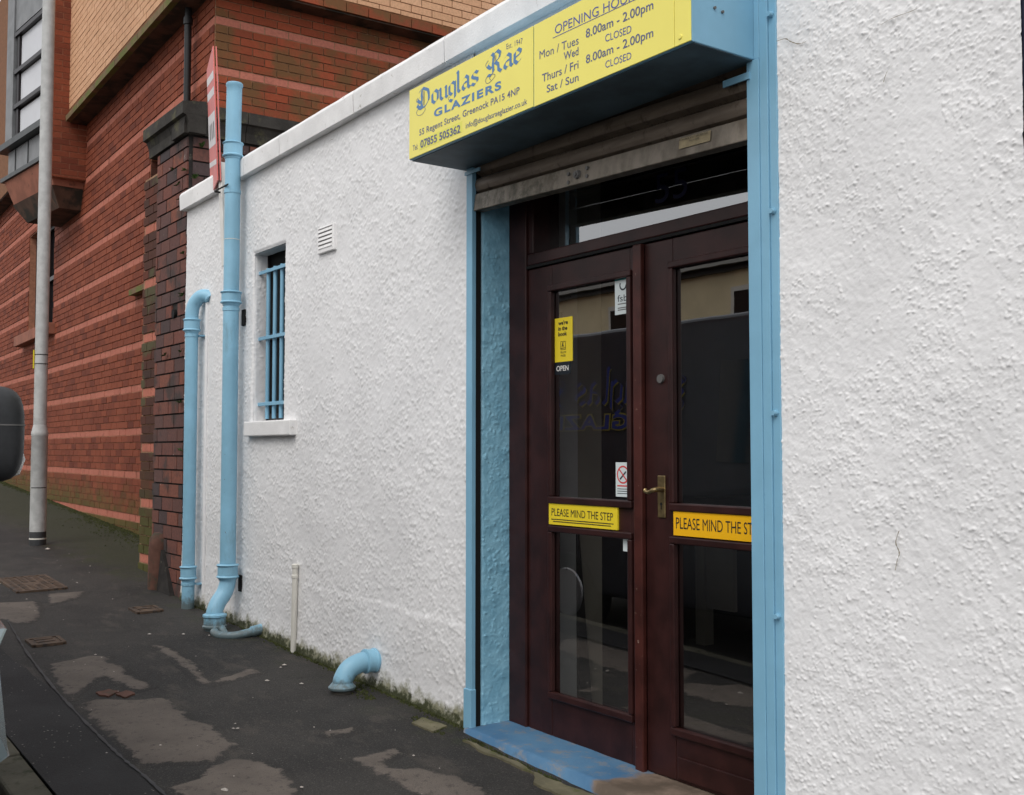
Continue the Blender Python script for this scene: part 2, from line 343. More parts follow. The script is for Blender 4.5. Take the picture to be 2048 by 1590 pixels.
# ------------------------------------------------------------------ numeric noise for relief
def vnoise(x, z, cell, seed):
    g = np.random.default_rng(seed).random((256, 256)); a = x / cell; b = z / cell
    i = np.floor(a).astype(int); j = np.floor(b).astype(int); u = a - i; v = b - j
    u = u * u * (3 - 2 * u); v = v * v * (3 - 2 * v)
    G = lambda p, q_: g[p % 256, q_ % 256]
    return G(i, j) * (1 - u) * (1 - v) + G(i + 1, j) * u * (1 - v) + G(i, j + 1) * (1 - u) * v + G(i + 1, j + 1) * u * v
def fbm(x, z, cell, seed, oct=3):
    s = 0; a = 1; t = 0
    for k in range(oct): s = s + a * vnoise(x, z, cell / 2 ** k, seed + k); t += a; a *= .5
    return s / t
def roughcast(xs, zs, density, seed, rmin=.004, rmax=.010):
    """relief height (m) on the grid xs * zs: thrown pebbles under thick paint"""
    X, Z = np.meshgrid(xs, zs, indexing='ij'); h = np.zeros(X.shape)
    X0, Z0 = X, Z; X = X + .0042 * (fbm(X0, Z0, .013, seed + 31, 2) - .5) * 2; Z = Z + .0042 * (fbm(X0, Z0, .013, seed + 37, 2) - .5) * 2
    rg = np.random.default_rng(seed); n = int(density * (xs[-1] - xs[0]) * (zs[-1] - zs[0]))
    cx = rg.uniform(xs[0], xs[-1], n); cz = rg.uniform(zs[0], zs[-1], n); rr = rmin + (rmax - rmin) * rg.random(n) ** 2.0
    keep = fbm(cx, cz, .16, seed + 5, 3) + .34 * (rg.random(n) - .5) > .40
    hh = rr * rg.uniform(.20, .62, n)
    dx = (xs[-1] - xs[0]) / (len(xs) - 1); dz = (zs[-1] - zs[0]) / (len(zs) - 1)
    el = rg.uniform(.75, 1.35, n)
    for k in np.nonzero(keep)[0]:
        r = rr[k]; i0 = max(0, int((cx[k] - r * 1.4 - xs[0]) / dx)); i1 = min(len(xs), int((cx[k] + r * 1.4 - xs[0]) / dx) + 2)
        j0 = max(0, int((cz[k] - r * 1.4 - zs[0]) / dz)); j1 = min(len(zs), int((cz[k] + r * 1.4 - zs[0]) / dz) + 2)
        d2 = ((X[i0:i1, j0:j1] - cx[k]) * el[k]) ** 2 + ((Z[i0:i1, j0:j1] - cz[k]) / el[k]) ** 2
        c = hh[k] * np.clip(1.35 - 1.35 * np.sqrt(d2) / r, 0, 1) ** .9
        h[i0:i1, j0:j1] = np.maximum(h[i0:i1, j0:j1], c)
    soft = fbm(X, Z, .16, seed + 5, 3)
    return h + .007 * fbm(X, Z, .35, seed + 9, 3) + .0048 * fbm(X, Z, .034, seed + 12, 3) * (.35 + 1.1 * soft) + .0022 * fbm(X, Z, .011, seed + 15, 2)
def grid_mesh(name, P, mat, parent, keep=None, smooth=True):
    """P: (nx,nz,3) points"""
    nx, nz, _ = P.shape; idx = np.arange(nx * nz).reshape(nx, nz)
    F = np.stack([idx[:-1, :-1], idx[1:, :-1], idx[1:, 1:], idx[:-1, 1:]], -1).reshape(-1, 4)
    if keep is not None: F = F[keep.reshape(-1)]
    me = bpy.data.meshes.new(name); me.vertices.add(nx * nz); me.vertices.foreach_set('co', P.reshape(-1).astype(np.float32))
    me.loops.add(len(F) * 4); me.loops.foreach_set('vertex_index', F.reshape(-1).astype(np.int32))
    me.polygons.add(len(F)); me.polygons.foreach_set('loop_start', (np.arange(len(F)) * 4).astype(np.int32))
    me.update(calc_edges=True); me.validate()
    if smooth: me.polygons.foreach_set('use_smooth', np.ones(len(F), dtype=bool))
    me.materials.append(mat); o = bpy.data.objects.new(name, me); return put(o, parent)

# ------------------------------------------------------------------ ground
def gz(x, y): return -.043 * (x + 2.3) + .02 * y
def gs(x, y): return gz(x, y) + .010 * (fbm(np.asarray(x, float) + 50, np.asarray(y, float) + 50, .7, 3, 2) - .5)
xs = np.linspace(-24, 8, 641); ys = np.linspace(-1.69, 1.4, 63)
X, Y = np.meshgrid(xs, ys, indexing='ij')
pave = grid_mesh('pavement', np.stack([X, Y, gs(X, Y)], -1), M['asphalt'], None); tag(pave, kind='structure')
b = MB(); b.add([(x, y, gz(x, y) - .125) for x, y in ((-260, -1.80), (-260, -260), (260, -260), (260, -1.80))], [(0, 1, 2, 3)])
tag(b.build('road', chips('road_asphalt', (.035, .034, .034), .4)), kind='structure')
b = MB(); b.add([(x, y, gz(x, y) - .3) for x, y in ((-260, -1.7), (260, -1.7), (260, 260), (-260, 260))], [(0, 1, 2, 3)])
tag(b.build('ground', M['asphalt']), kind='structure')
kerb = bpy.data.objects.new('kerb', None); COL.objects.link(kerb); tag(kerb, kind='structure')
x = -17.6
while x < 5:
    ln = .915; y0, y1 = -1.835, -1.692; x1 = x + ln - .008; e = random.uniform(-.003, .003)
    b = MB(); b.hexa([(x, y0, gz(x, y0) - .25), (x1, y0, gz(x1, y0) - .25), (x1, y1, gz(x1, y1) - .25), (x, y1, gz(x, y1) - .25),
                      (x, y0 + .012, gz(x, y0) + e), (x1, y0 + .012, gz(x1, y0) + e), (x1, y1, gz(x1, y1) + .004 + e), (x, y1, gz(x, y1) + .004 + e)])
    b.build('kerb_stone', M['kerb'], kerb, bevel=.012); x += ln
def rag(poly, depth=4, amp=.16):
    P = [Vector(p) for p in poly]
    for d in range(depth):
        Q = []
        for i, p in enumerate(P):
            n = P[(i + 1) % len(P)]; e = n - p; Q += [p, (p + n) / 2 + Vector((-e.y, e.x)) * random.uniform(-amp, amp)]
        P = Q
    return P
def sheet(name, poly, mat, dz=.005, depth=4, amp=.16, parent=pave):
    P = rag(poly, depth, amp); b = MB(); top = [(p.x, p.y, float(gs(p.x, p.y)) + dz) for p in P]; n = len(P)
    b.add(top + [(p.x, p.y, float(gs(p.x, p.y)) - .01) for p in P], [tuple(range(n))] + [(i, i + n, (i + 1) % n + n, (i + 1) % n) for i in range(n)])
    return b.build(name, mat, parent)
b = MB(); N_ = 120   # freshly laid strip along the kerb
xs_ = np.linspace(-16, 4, N_); top = []
for i, x in enumerate(xs_):
    yi = -1.365 + .018 * math.sin(x * 2.1) + .02 * (random.random() - .5)
    top += [(x, -1.69, float(gs(x, -1.69)) + .006), (x, -1.53, float(gs(x, -1.53)) + .007), (x, yi, float(gs(x, yi)) + .005)]
b.add(top, [(3 * i + k, 3 * i + 3 + k, 3 * i + 4 + k, 3 * i + 1 + k) for i in range(N_ - 1) for k in (0, 1)]); b.build('asphalt_strip', M['asphalt2'], pave)
b = MB(); ps = [(-7.6, -1.20), (-6.62, -1.29), (-5.81, -1.345), (-5.4, -1.36), (-4.84, -1.375), (-4.5, -1.378), (-4.21, -1.37), (-3.6, -1.37), (-2.5, -1.36)]
cp = curve_pts([(x, y, 0) for x, y in ps], 14); vv = []
for p in cp:
    w = random.uniform(.002, .009); vv += [(p.x, p.y - w, float(gs(p.x, p.y)) + .0095), (p.x, p.y + w, float(gs(p.x, p.y)) + .0095)]
b.add(vv, [(2 * i, 2 * i + 2, 2 * i + 3, 2 * i + 1) for i in range(len(cp) - 1)]); b.build('tar_seam', M['tar'], pave)
PATCHES = [
 [(-5.41,-1.3),(-5.45,-1.22),(-5.35,-1.12),(-5.29,-.95),(-5.01,-.96),(-4.88,-.98),(-4.73,-.92),(-4.62,-.94),(-4.41,-.94),(-4.36,-1.01),(-4.27,-1.09),(-4.35,-1.25),(-4.38,-1.33),(-4.53,-1.33),(-4.84,-1.33),(-5.17,-1.32)],
 [(-4.08,-1.33),(-4.11,-1.2),(-4.21,-1.11),(-4.25,-1.),(-4.16,-.93),(-4.02,-.91),(-3.87,-.93),(-3.75,-.98),(-3.67,-1.),(-3.42,-1.2),(-3.5,-1.32),(-3.93,-1.33)],
 [(-6.28,-1.24),(-6.36,-1.01),(-6.3,-.93),(-6.17,-.99),(-6.02,-.94),(-5.85,-.97),(-5.51,-.94),(-5.48,-1.03),(-5.65,-1.05),(-5.84,-1.07),(-5.81,-1.14),(-5.6,-1.28),(-5.5,-1.32),(-5.73,-1.32),(-5.96,-1.29)],
 [(-8.37,-1.2),(-8.31,-1.11),(-8.24,-.9),(-7.93,-.94),(-7.72,-.99),(-7.49,-1.09),(-7.5,-1.18),(-7.9,-1.25)],
 [(-8.5,-.76),(-8.47,-.48),(-8.25,-.6),(-8.06,-.84)],
 [(-6.43,-.64),(-6.39,-.59),(-6.2,-.58),(-5.77,-.62),(-5.43,-.68),(-5.44,-.7),(-6.03,-.65),(-6.21,-.65)],
 [(-3.99,-.62),(-4.,-.4),(-3.94,-.42),(-3.89,-.55),(-3.81,-.54),(-3.73,-.45),(-3.63,-.4),(-3.58,-.36),(-3.51,-.38),(-3.41,-.39),(-3.27,-.42),(-3.31,-.63),(-3.5,-.61),(-3.69,-.61),(-3.87,-.62)],
 [(-4.37,-.56),(-4.36,-.43),(-4.3,-.44),(-4.28,-.5),(-4.32,-.56)],
 [(-5.44,-.66),(-5.61,-.38),(-5.49,-.38),(-5.42,-.57),(-5.39,-.67)],
 [(-3.0,-1.30),(-3.1,-.95),(-2.6,-.9),(-2.2,-1.0),(-2.0,-1.3)], [(-2.8,-.6),(-2.5,-.4),(-1.9,-.45),(-1.7,-.7),(-2.3,-.75)]]
def soft_sheet(name, poly, mat, step=.02, mar=.07):
    P = np.array(poly); x0, y0 = P.min(0) - mar; x1, y1 = P.max(0) + mar; y0 = max(y0, -1.355)
    xs = np.linspace(x0, x1, int((x1 - x0) / step) + 2); ys = np.linspace(y0, y1, int((y1 - y0) / step) + 2); X, Y = np.meshgrid(xs, ys, indexing='ij')
    D = np.full(X.shape, 9.); ins = np.zeros(X.shape, bool)
    for (ax, ay), (bx, by) in zip(poly, poly[1:] + poly[:1]):
        t = np.clip(((X - ax) * (bx - ax) + (Y - ay) * (by - ay)) / ((bx - ax) ** 2 + (by - ay) ** 2), 0, 1); D = np.minimum(D, np.hypot(X - ax - t * (bx - ax), Y - ay - t * (by - ay)))
        if by != ay: ins ^= ((ay > Y) != (by > Y)) & (X < (bx - ax) * (Y - ay) / (by - ay) + ax)
    D = np.where(ins, D, -D); near = D > -mar
    keep = near[:-1, :-1] & near[1:, :-1] & near[1:, 1:] & near[:-1, 1:]
    o = grid_mesh(name, np.stack([X, Y, gs(X, Y) + np.interp(D, [-.07, -.03, 0., .04], [-.004, .0012, .003, .007])], -1), mat, pave, keep)
    at = o.data.attributes.new('edge', 'FLOAT', 'POINT')
    at.data.foreach_set('value', D.reshape(-1).astype(np.float32)); return o
for p in PATCHES: soft_sheet('concrete_patch', p, M['concrete'])
sheet('stone_slab', [(-4.26,-.18),(-4.3,-.10),(-4.13,-.075),(-4.10,-.17)], M['concrete2'], .008, 3, .08)
sheet('channel_kerb', [(-3.93,-.125),(-3.8,-.14),(-3.64,-.125),(-3.5,-.13),(-3.43,-.12),(-3.35,-.185),(-3.25,-.18),(-3.14,-.17),(-2.7,-.17),(-2.4,-.16),(-2.4,-.085),(-3.14,-.085),(-3.29,-.10),(-3.38,-.112),(-3.54,-.1),(-3.63,-.105),(-3.74,-.11),(-3.85,-.105)], M['concrete2'], .010, 3, .08)
sheet('brick_fragment', [(-5.55,-1.20),(-5.57,-1.13),(-5.50,-1.10),(-5.44,-1.17)], M['oldclay'], .008, 3, .12)
sheet('brick_fragment', [(-5.46,-1.13),(-5.50,-1.07),(-5.42,-1.05),(-5.38,-1.11)], M['oldclay'], .008, 3, .12)
# iron covers set in the pavement
def cover(cx, cy, lx, ly, bars, label, cat='cover', name='access_cover'):
    z = float(gs(cx, cy)); t = thing(name, (cx, cy, z), label, cat)
    zz = lambda x, y: gz(x, y) - gz(cx, cy) + z
    def slab(n, x0, x1, y0, y1, a, b_):
        m = MB(); m.hexa([(x, y, zz(x, y) + a) for x, y in ((x0, y0), (x1, y0), (x1, y1), (x0, y1))] + [(x, y, zz(x, y) + b_) for x, y in ((x0, y0), (x1, y0), (x1, y1), (x0, y1))]); return m.build(n, M['rust'], t)
    slab('plate', cx - lx / 2, cx + lx / 2, cy - ly / 2, cy + ly / 2, -.02, .009)
    for s_ in (-1, 1):
        slab('rim', cx - lx / 2, cx + lx / 2, cy + s_ * ly / 2 - .010, cy + s_ * ly / 2 + .010, -.02, .0155)
        slab('rim', cx + s_ * lx / 2 - .010, cx + s_ * lx / 2 + .010, cy - ly / 2 + .0105, cy + ly / 2 - .0105, -.02, .0150)
    nx, ny = bars
    for i in range(nx):
        for j in range(ny):
            if nx > 4 and abs(i - nx / 2 + .5) < 1.2 and abs(j - ny / 2 + .5) < 1.2: continue
            x = cx - lx / 2 + lx * (i + .5) / nx; y = cy - ly / 2 + ly * (j + .5) / ny
            slab('tread_stud', x - lx / nx * .32, x + lx / nx * .32, y - ly / ny * .3, y + ly / ny * .3, .006, .0135)
cover(-9.0, -.76, .70, .34, (12, 6), 'large rusty chequered drain cover by the lamp post', 'drain cover', 'drain_cover')
cover(-6.85, -1.14, .19, .17, (3, 1), 'small rusty water cover near the kerb strip', 'water cover', 'water_cover')
cover(-7.51, -.35, .19, .16, (2, 1), 'small rusty water cover near foot of the thin blue pipe', 'water cover', 'water_cover')
# scattered litter and grit: uncountable
b = MB()
for k in range(110):
    x = random.uniform(-11, -2.6); y = random.uniform(-1.6, -.06); r = random.choice([.002, .003, .003, .004, .005, .008]); z = float(gs(x, y)) + .008
    a0 = random.random() * 6
    pts = [(x + r * random.uniform(.6, 1.2) * math.cos(a0 + q_ * 1.05), y + r * random.uniform(.6, 1.2) * math.sin(a0 + q_ * 1.05), z) for q_ in range(6)]
    b.add(pts + [(x, y, z + r * .5)], [(q_, (q_ + 1) % 6, 6) for q_ in range(6)])
for (x, y, r) in [(-6.73, -.57, .014), (-6.35, -.99, .010), (-10.93, -.21, .035), (-5.56, -.21, .016), (-4.61, -.85, .010), (-6.62, -.40, .014), (-5.30, -.42, .016), (-5.15, -.30, .012), (-3.93, -1.17, .02), (-4.57, -1.2, .008)]:
    z = float(gs(x, y)) + .008; pts = [(x + r * random.uniform(.5, 1.2) * math.cos(q_ * .9), y + r * random.uniform(.5, 1.2) * math.sin(q_ * .9), z) for q_ in range(7)]
    b.add(pts + [(x, y, z + r * .35)], [(q_, (q_ + 1) % 7, 7) for q_ in range(7)])
tag(b.build('litter', M['litter']), 'pale specks of grit and litter scattered over the dark pavement', 'litter', kind='stuff')

# ------------------------------------------------------------------ white shop
XL, XD0, XD1, XR = -7.80, -4.029, -2.33, 3.2
DTOP = 2.62; WX0, WX1, WZ0, WZ1 = -6.54, -6.07, 1.485, 2.553
shop = thing('shop_building', (-4.5, 0, gz(-4.5, 0)), 'low white roughcast shop with pale coping, barred window and recessed brown door', 'shop')
def ztop(x): return 3.055 + .012 * np.clip(x + 7.8, 0, 4)
def seg(a, b_, st): return np.linspace(a, b_, max(2, int(round((b_ - a) / st)) + 1))
def wall_piece(x0, x1, z0, z1, st, seed, holes=(), dens=2600, mat='white', extra=None, name='wall', rr=(.0038, .0092)):
    bx = sorted({x0, x1} | {h[0] for h in holes} | {h[1] for h in holes}); bz = sorted({z0, z1} | {h[2] for h in holes} | {h[3] for h in holes})
    xs = np.unique(np.concatenate([seg(a, c, st) for a, c in zip(bx, bx[1:])])); zs = np.unique(np.concatenate([seg(a, c, st) for a, c in zip(bz, bz[1:])]))
    ux = np.linspace(x0, x1, len(xs)); uz = np.linspace(z0, z1, len(zs))
    h = roughcast(ux, uz, dens, seed, *rr)
    X, Z = np.meshgrid(xs, zs, indexing='ij')
    if extra is not None: h = h + extra(X, Z)
    # plaster rounds off at the openings
    keep = np.ones((len(xs) - 1, len(zs) - 1), bool); cx = (xs[1:] + xs[:-1]) / 2; cz = (zs[1:] + zs[:-1]) / 2
    for (a, c, d, e) in holes:
        keep &= ~((cx[:, None] > a) & (cx[:, None] < c) & (cz[None] > d) & (cz[None] < e))
        dd = np.maximum(np.maximum(a - X, X - c), np.maximum(d - Z, Z - e)); h = np.where((dd < .02), h - .010 * (1 - np.clip(dd, 0, .02) / .02) ** 2, h)
    return grid_mesh(name, np.stack([X, -h, Z], -1), M[mat], shop, keep)
def plinth(X, Z):
    line = .535 + .03 * fbm(X, X * 0, .3, 71, 3) - .012 * (X + 5.2)
    t = np.clip((line - Z) / .030, 0, 1); e = (.0045 * fbm(X, Z, .5, 77, 2) + .001) * t * t * (3 - 2 * t)
    g0 = gz(X, 0); fl = np.clip((g0 + .16 - Z) / .16, 0, 1); e = e + .012 * fl * fl
    # smooth patch round the vent, trowelled by hand
    return e
wall_piece(XL, XD0, -.15, 3.12, .0062, 21, holes=[(WX0, WX1, WZ0, WZ1)], dens=7000, extra=plinth)
wall_piece(-2.292, -1.478, -.15, 3.12, .0031, 33, dens=9000, rr=(.0030, .0068))
wall_piece(-1.478, XR, -.3, 3.12, .025, 35, dens=300, holes=[(-1.478, 1.42, .70, 2.95)])
b = MB(); b.box(XD0 - .01, XD1 + .01, .004, .05, DTOP, 3.1); b.build('lintel', M['white'], shop)
b = MB(); b.box(XL, XL + .02, .003, 6, -.2, 3.07); b.build('end_wall', M['white'], shop)
b = MB(); b.box(XL, XR, 5.98, 6.2, -.5, 3.07); b.build('rear_wall', M['white'], shop)
b = MB(); b.box(XR - .02, XR, .003, 5.98, -.5, 3.07); b.build('end_wall', M['white'], shop)
b = MB(); b.box(XL + .02, XR - .02, .003, 5.98, 2.93, 2.98); b.build('flat_roof', M['slate'], shop)
CRACKS = [[(-1.862, 1.075), (-1.873, 1.042), (-1.862, 1.014), (-1.869, .993), (-1.876, .964)], [(-5.607, 2.965), (-5.556, 2.996), (-5.462, 3.026), (-5.413, 3.026)],
 [(-2.28, 2.606), (-2.244, 2.603), (-2.224, 2.588), (-2.193, 2.571), (-2.165, 2.569), (-2.14, 2.58)], [(-1.895, 2.535), (-1.848, 2.542), (-1.783, 2.542), (-1.751, 2.553)], [(-1.856, 2.406), (-1.876, 2.39), (-1.888, 2.364)]]
for pts in CRACKS:
    cp = curve_pts([(x, -.0150, z) for x, z in pts], 5); b = MB(); vv = []
    for p in cp:
        w = random.uniform(.0004, .0022); vv += [(p.x - w, p.y, p.z - w * .5), (p.x + w, p.y, p.z + w * .5)]
    b.add(vv, [(2 * i, 2 * i + 2, 2 * i + 3, 2 * i + 1) for i in range(len(cp) - 1)]); b.build('crack', M['crack'], shop)
# coping stones: joints recessed
cop = MB(); x = XL - .02; cuts = [-7.82, -6.77, -6.60, -6.05, -5.1, -4.2, -3.3, -2.4, -1.5, -.6, .3, 1.2, 2.1, 3.25]
for a, c in zip(cuts, cuts[1:]):
    nseg = max(2, int((c - a) / .06)); vv = []
    g_ = .004
    xs_ = np.linspace(a + g_, c - g_, nseg)
    prof = [(.22, 0.0), (-.055, -.004), (-.060, .100), (-.048, .122), (.10, .135), (.22, .128)]
    for x_ in xs_:
        zb = float(ztop(x_))
        for (y_, z_) in prof:
            j = .0045 * (fbm(np.array(x_ * 3.), np.array(y_ * 7 + z_ * 9), .1, 5, 3) - .5) * 2
            vv.append((x_, y_ + j * .6, zb + z_ + (j if z_ > .05 else j * .4)))
    k = len(prof); ff = [(i * k + t, i * k + (t + 1) % k, (i + 1) * k + (t + 1) % k, (i + 1) * k + t) for i in range(nseg - 1) for t in range(k)]
    ff += [tuple(range(k)), tuple((nseg - 1) * k + t for t in range(k - 1, -1, -1))]
    b = MB(); b.add(vv, ff); b.build('coping_stone', M['coping'], shop)
# barred window: reveal, sill, frame, pane
def reveal_mesh(name, x, y0, y1, z0, z1, mat, facing=1, dens=2500, st=.005, seed=4, horiz=False, x1=None):
    if horiz:
        xs = seg(x, x1, st); ys = seg(y0, y1, st); h = roughcast(xs, ys, dens, seed); Xg, Yg = np.meshgrid(xs, ys, indexing='ij')
        return grid_mesh(name, np.stack([Xg, Yg, z0 + facing * h], -1), M[mat], shop)
    ys = seg(y0, y1, st); zs = seg(z0, z1, st); h = roughcast(ys, zs, dens, seed); Yg, Zg = np.meshgrid(ys, zs, indexing='ij')
    edge = np.clip((Yg - y0) / .02, 0, 1); h = h * .75 - .012 * (1 - edge) ** 2
    return grid_mesh(name, np.stack([x + facing * h, Yg, Zg], -1), M[mat], shop)
reveal_mesh('window_reveal', WX0 - .002, -.004, .085, WZ0 - .01, WZ1 + .02, 'white', 1, 900)
reveal_mesh('window_reveal', WX1 + .002, -.004, .085, WZ0 - .01, WZ1 + .02, 'white', -1, 900)
reveal_mesh('window_head', WX0 - .01, -.004, .085, WZ1, WZ1, 'white', -1, 900, horiz=True, x1=WX1 + .01)
b = MB(); b.box(WX0 - .03, WX1 + .195, -.052, .16, WZ0 - .095, WZ0 - .002); b.build('window_sill', M['coping'], shop, bevel=.008)
win = MB(); win.box(WX0 - .03, WX0 + .012, .086, .12, WZ0, WZ1 + .03); win = win.build('window', M['wframe'], shop)
b = MB(); b.box(WX0 + .0125, WX1 + .03, .105, .110, WZ0 - .01, WZ1 + .03); b.build('pane', M['black'], win)
b = MB(); b.box(WX0 + .0125, WX1 + .03, .092, .104, WZ0, WZ0 + .05).box(WX0 + .0125, WX1 + .03, .092, .104, WZ0 + .52, WZ0 + .56); b.build('sash_bar', M['wframe'], win)
# security grille
gr = thing('window_grille', (-6.3, .06, WZ0), 'pale blue iron security bars across the small window', 'window bars')
for xb in (-6.44, -6.335, -6.23, -6.125):
    b = MB(); b.tube([(xb, .052, 1.50), (xb, .052, 2.45)], .0135, 12); b.build('upright_bar', M['blue'], gr, smooth=True)
for zb in (2.435, 2.015, 1.60):
    b = MB(); b.box(WX0 - .02, WX1 + .02, .028, .038, zb - .018, zb + .004); b.build('cross_bar', M['blue'], gr, bevel=.002)
# louvred air vent
vent = MB(); vent.box(-5.592, -5.385, -.024, .004, 2.405, 2.553); vent = vent.build('air_vent', M['coping'], shop, bevel=.004)
for k in range(5):
    z = 2.43 + k * .023
    b = MB(); b.hexa([(-5.572, -.028, z), (-5.405, -.028, z), (-5.405, -.0235, z), (-5.572, -.0235, z), (-5.572, -.0242, z + .016), (-5.405, -.0242, z + .016), (-5.405, -.0232, z + .016), (-5.572, -.0232, z + .016)]); b.build('louvre', M['coping'], vent)
    b = MB(); b.box(-5.572, -5.405, -.0255, -.0241, z + .0165, z + .0215); b.build('slot', M['iron'], vent)
# door recess
reveal_mesh('door_reveal', XD0 - .003, .030, .20, -.02, 2.62, 'bluerough', 1, 2600, .0042, 8)
reveal_mesh('door_reveal', XD1, .012, .20, -.02, 2.62, 'bluerough', -1, 2000, .01, 9)
b = MB(); xs_ = np.linspace(XD0 - .005, XD1 + .005, 60); ys_ = np.linspace(-.078, .30, 14)
Xg, Yg = np.meshgrid(xs_, ys_, indexing='ij')
Zg = .088 - .016 * (Xg + 3.98) + .006 * fbm(Xg, Yg, .12, 6, 3) - .03 * np.clip((-.045 - Yg) / .03, 0, 1) ** 1.5 - .10 * (Yg < -.077)
Yj = Yg + (Yg < -.03) * .018 * (fbm(Xg, Xg * 0 + 3, .09, 9, 3) - .5)
grid_mesh('door_step', np.stack([Xg, Yj, Zg], -1), M['step'], shop)
# --- brown timber doorway
FY = .185
frame = MB(); frame.box(XD0 + .004, -3.895, FY, FY + .12, .05, 2.62); frame = frame.build('door_frame', M['wood'], shop, bevel=.005)
b = MB(); b.box(-2.385, XD1 - .003, FY, FY + .12, .05, 2.62); b.build('jamb', M['wood'], frame, bevel=.005)
b = MB(); b.box(-3.8945, -2.3855, FY + .006, FY + .165, 2.125, 2.178); b.build('transom_rail', M['wood'], frame, bevel=.006)
b = MB(); b.box(-3.8945, -3.855, FY + .012, FY + .16, 2.1785, 2.62); b.build('transom_bead', M['wood'], frame, bevel=.005)
b = MB(); b.add([(-3.854, FY + .105, 2.1785), (-2.386, FY + .105, 2.1785), (-2.386, FY + .105, 2.62), (-3.854, FY + .105, 2.62)], [(0, 1, 2, 3)]); b.build('transom_pane', M['glass'], frame)
b = MB(); b.box(-3.8945, -2.3855, FY + .002, FY + .012, 2.112, 2.1235); b.build('weather_strip', M['black'], frame)
def leaf(x0, x1, yf, hinge_left, glass_x, name='door'):
    d = MB(); th = .045
    d = MB(); gx0, gx1 = glass_x
    d.box(x0, gx0, yf, yf + th, .078, 2.108); d = d.build(name, M['wood'], shop, bevel=.004)
    b = MB(); b.box(gx1, x1, yf, yf + th, .078, 2.108); b.build('stile', M['wood'], d, bevel=.004)
    for z0, z1, n_ in ((2.003, 2.108, 'top_rail'), (.965, 1.092, 'lock_rail'), (.078, .262, 'bottom_rail')):
        b = MB(); b.box(gx0 + .0005, gx1 - .0005, yf + .001, yf + th - .001, z0, z1); b.build(n_, M['wood'], d, bevel=.003)
    for z0, z1 in ((1.0925, 2.0025), (.2625, .9645)):
        b = MB(); b.add([(gx0 - .003, yf + .0105, z0 - .003), (gx1 + .003, yf + .0105, z0 - .003), (gx1 + .003, yf + .0105, z1 + .003), (gx0 - .003, yf + .0105, z1 + .003)], [(0, 1, 2, 3)]); b.build('pane', M['glass'], d)
        w = .026   # glazing bead standing proud of the rail
        for (a, c, e, f_) in ((gx0 - w * .6, gx1 + w * .6, z0 - w * .7, z0 + w * .45), (gx0 - w * .6, gx1 + w * .6, z1 - w * .45, z1 + w * .6)):
            b = MB(); b.box(a, c, yf - .015, yf + .0095, e, f_); b.build('glazing_bead', M['wood'], d, bevel=.005)
        for (a, c) in ((gx0 - w * .6, gx0 + w * .4), (gx1 - w * .4, gx1 + w * .6)):
            b = MB(); b.box(a, c, yf - .0145, yf + .0095, z0 + w * .46, z1 - w * .46); b.build('glazing_bead', M['wood'], d, bevel=.005)
    return d
dl = leaf(-3.892, -3.135, FY + .012, True, (-3.722, -3.216)); dr = leaf(-3.130, -2.388, FY + .012, False, (-2.975, -2.52))
b = MB(); b.box(-3.176, -3.128, FY - .012, FY + .0115, .066, 2.108); b.build('meeting_strip', M['wood2'], dl, bevel=.005)
b = MB(); b.box(-2.96, -2.40, FY + .004, FY + .0117, .09, .17); b.build('weather_board', M['wood'], dr, bevel=.004)
# handle, keyhole plate and round lock on the right leaf
hd = MB(); hd.box(-3.060, -3.018, FY + .006, FY + .0115, 1.046, 1.206); hd = hd.build('handle_plate', M['brass'], dr, bevel=.003)
b = MB(); b.tube(curve_pts([(-3.030, FY + .008, 1.152), (-3.028, FY - .022, 1.154), (-3.032, FY - .036, 1.153), (-3.045, FY - .040, 1.148), (-3.062, FY - .040, 1.143), (-3.080, FY - .038, 1.149)], 6), [.010] * 6 + [.0095] * 12 + [.008] * 12 + [.010], 12); b.build('lever', M['brass'], hd, smooth=True)
b = MB(); b.tube([(-3.039, FY + .0055, 1.098), (-3.039, FY + .0045, 1.098)], .006, 12); b.box(-3.0415, -3.0365, FY + .0046, FY + .0056, 1.078, 1.098); b.build('keyhole', M['black'], hd)
b = MB(); b.tube([(-3.04, FY + .012, 1.575), (-3.04, FY + .002, 1.575)], [.018, .016], 20); b.build('cylinder_lock', M['iron'], dr, smooth=True)
# interior seen through the glass
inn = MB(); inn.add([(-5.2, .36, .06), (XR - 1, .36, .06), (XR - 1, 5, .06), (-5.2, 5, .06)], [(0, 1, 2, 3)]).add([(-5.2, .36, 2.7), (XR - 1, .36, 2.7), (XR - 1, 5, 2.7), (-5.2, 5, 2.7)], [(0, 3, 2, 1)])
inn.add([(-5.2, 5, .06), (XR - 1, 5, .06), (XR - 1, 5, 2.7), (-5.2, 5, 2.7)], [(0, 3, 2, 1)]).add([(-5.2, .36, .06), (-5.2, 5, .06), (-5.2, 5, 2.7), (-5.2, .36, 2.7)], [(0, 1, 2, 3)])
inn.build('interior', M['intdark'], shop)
b = MB(); b.box(-4.02, -3.905, .36, .49, .06, 2.7); b.build('inner_wall', M['plaster'], shop)
b = MB(); b.box(-4.02, -3.912, .4905, .64, .06, 2.7); b.build('inner_wall', M['intcream'], shop)
plank = MB(); plank.hexa([(-3.89, .47, .06), (-3.87, .47, .06), (-3.87, .55, .06), (-3.89, .55, .06), (-3.902, .475, .98), (-3.895, .475, .98), (-3.895, .485, .98), (-3.902, .485, .98)])
tag(plank.build('timber_offcut', M['intdark']), 'dark tapering offcut leaning on the wall inside the left door pane', 'offcut')
ct = thing('shop_counter', (-4.6, 2.6, .06), 'dim cream panelled counter standing inside the dark shop', 'counter')
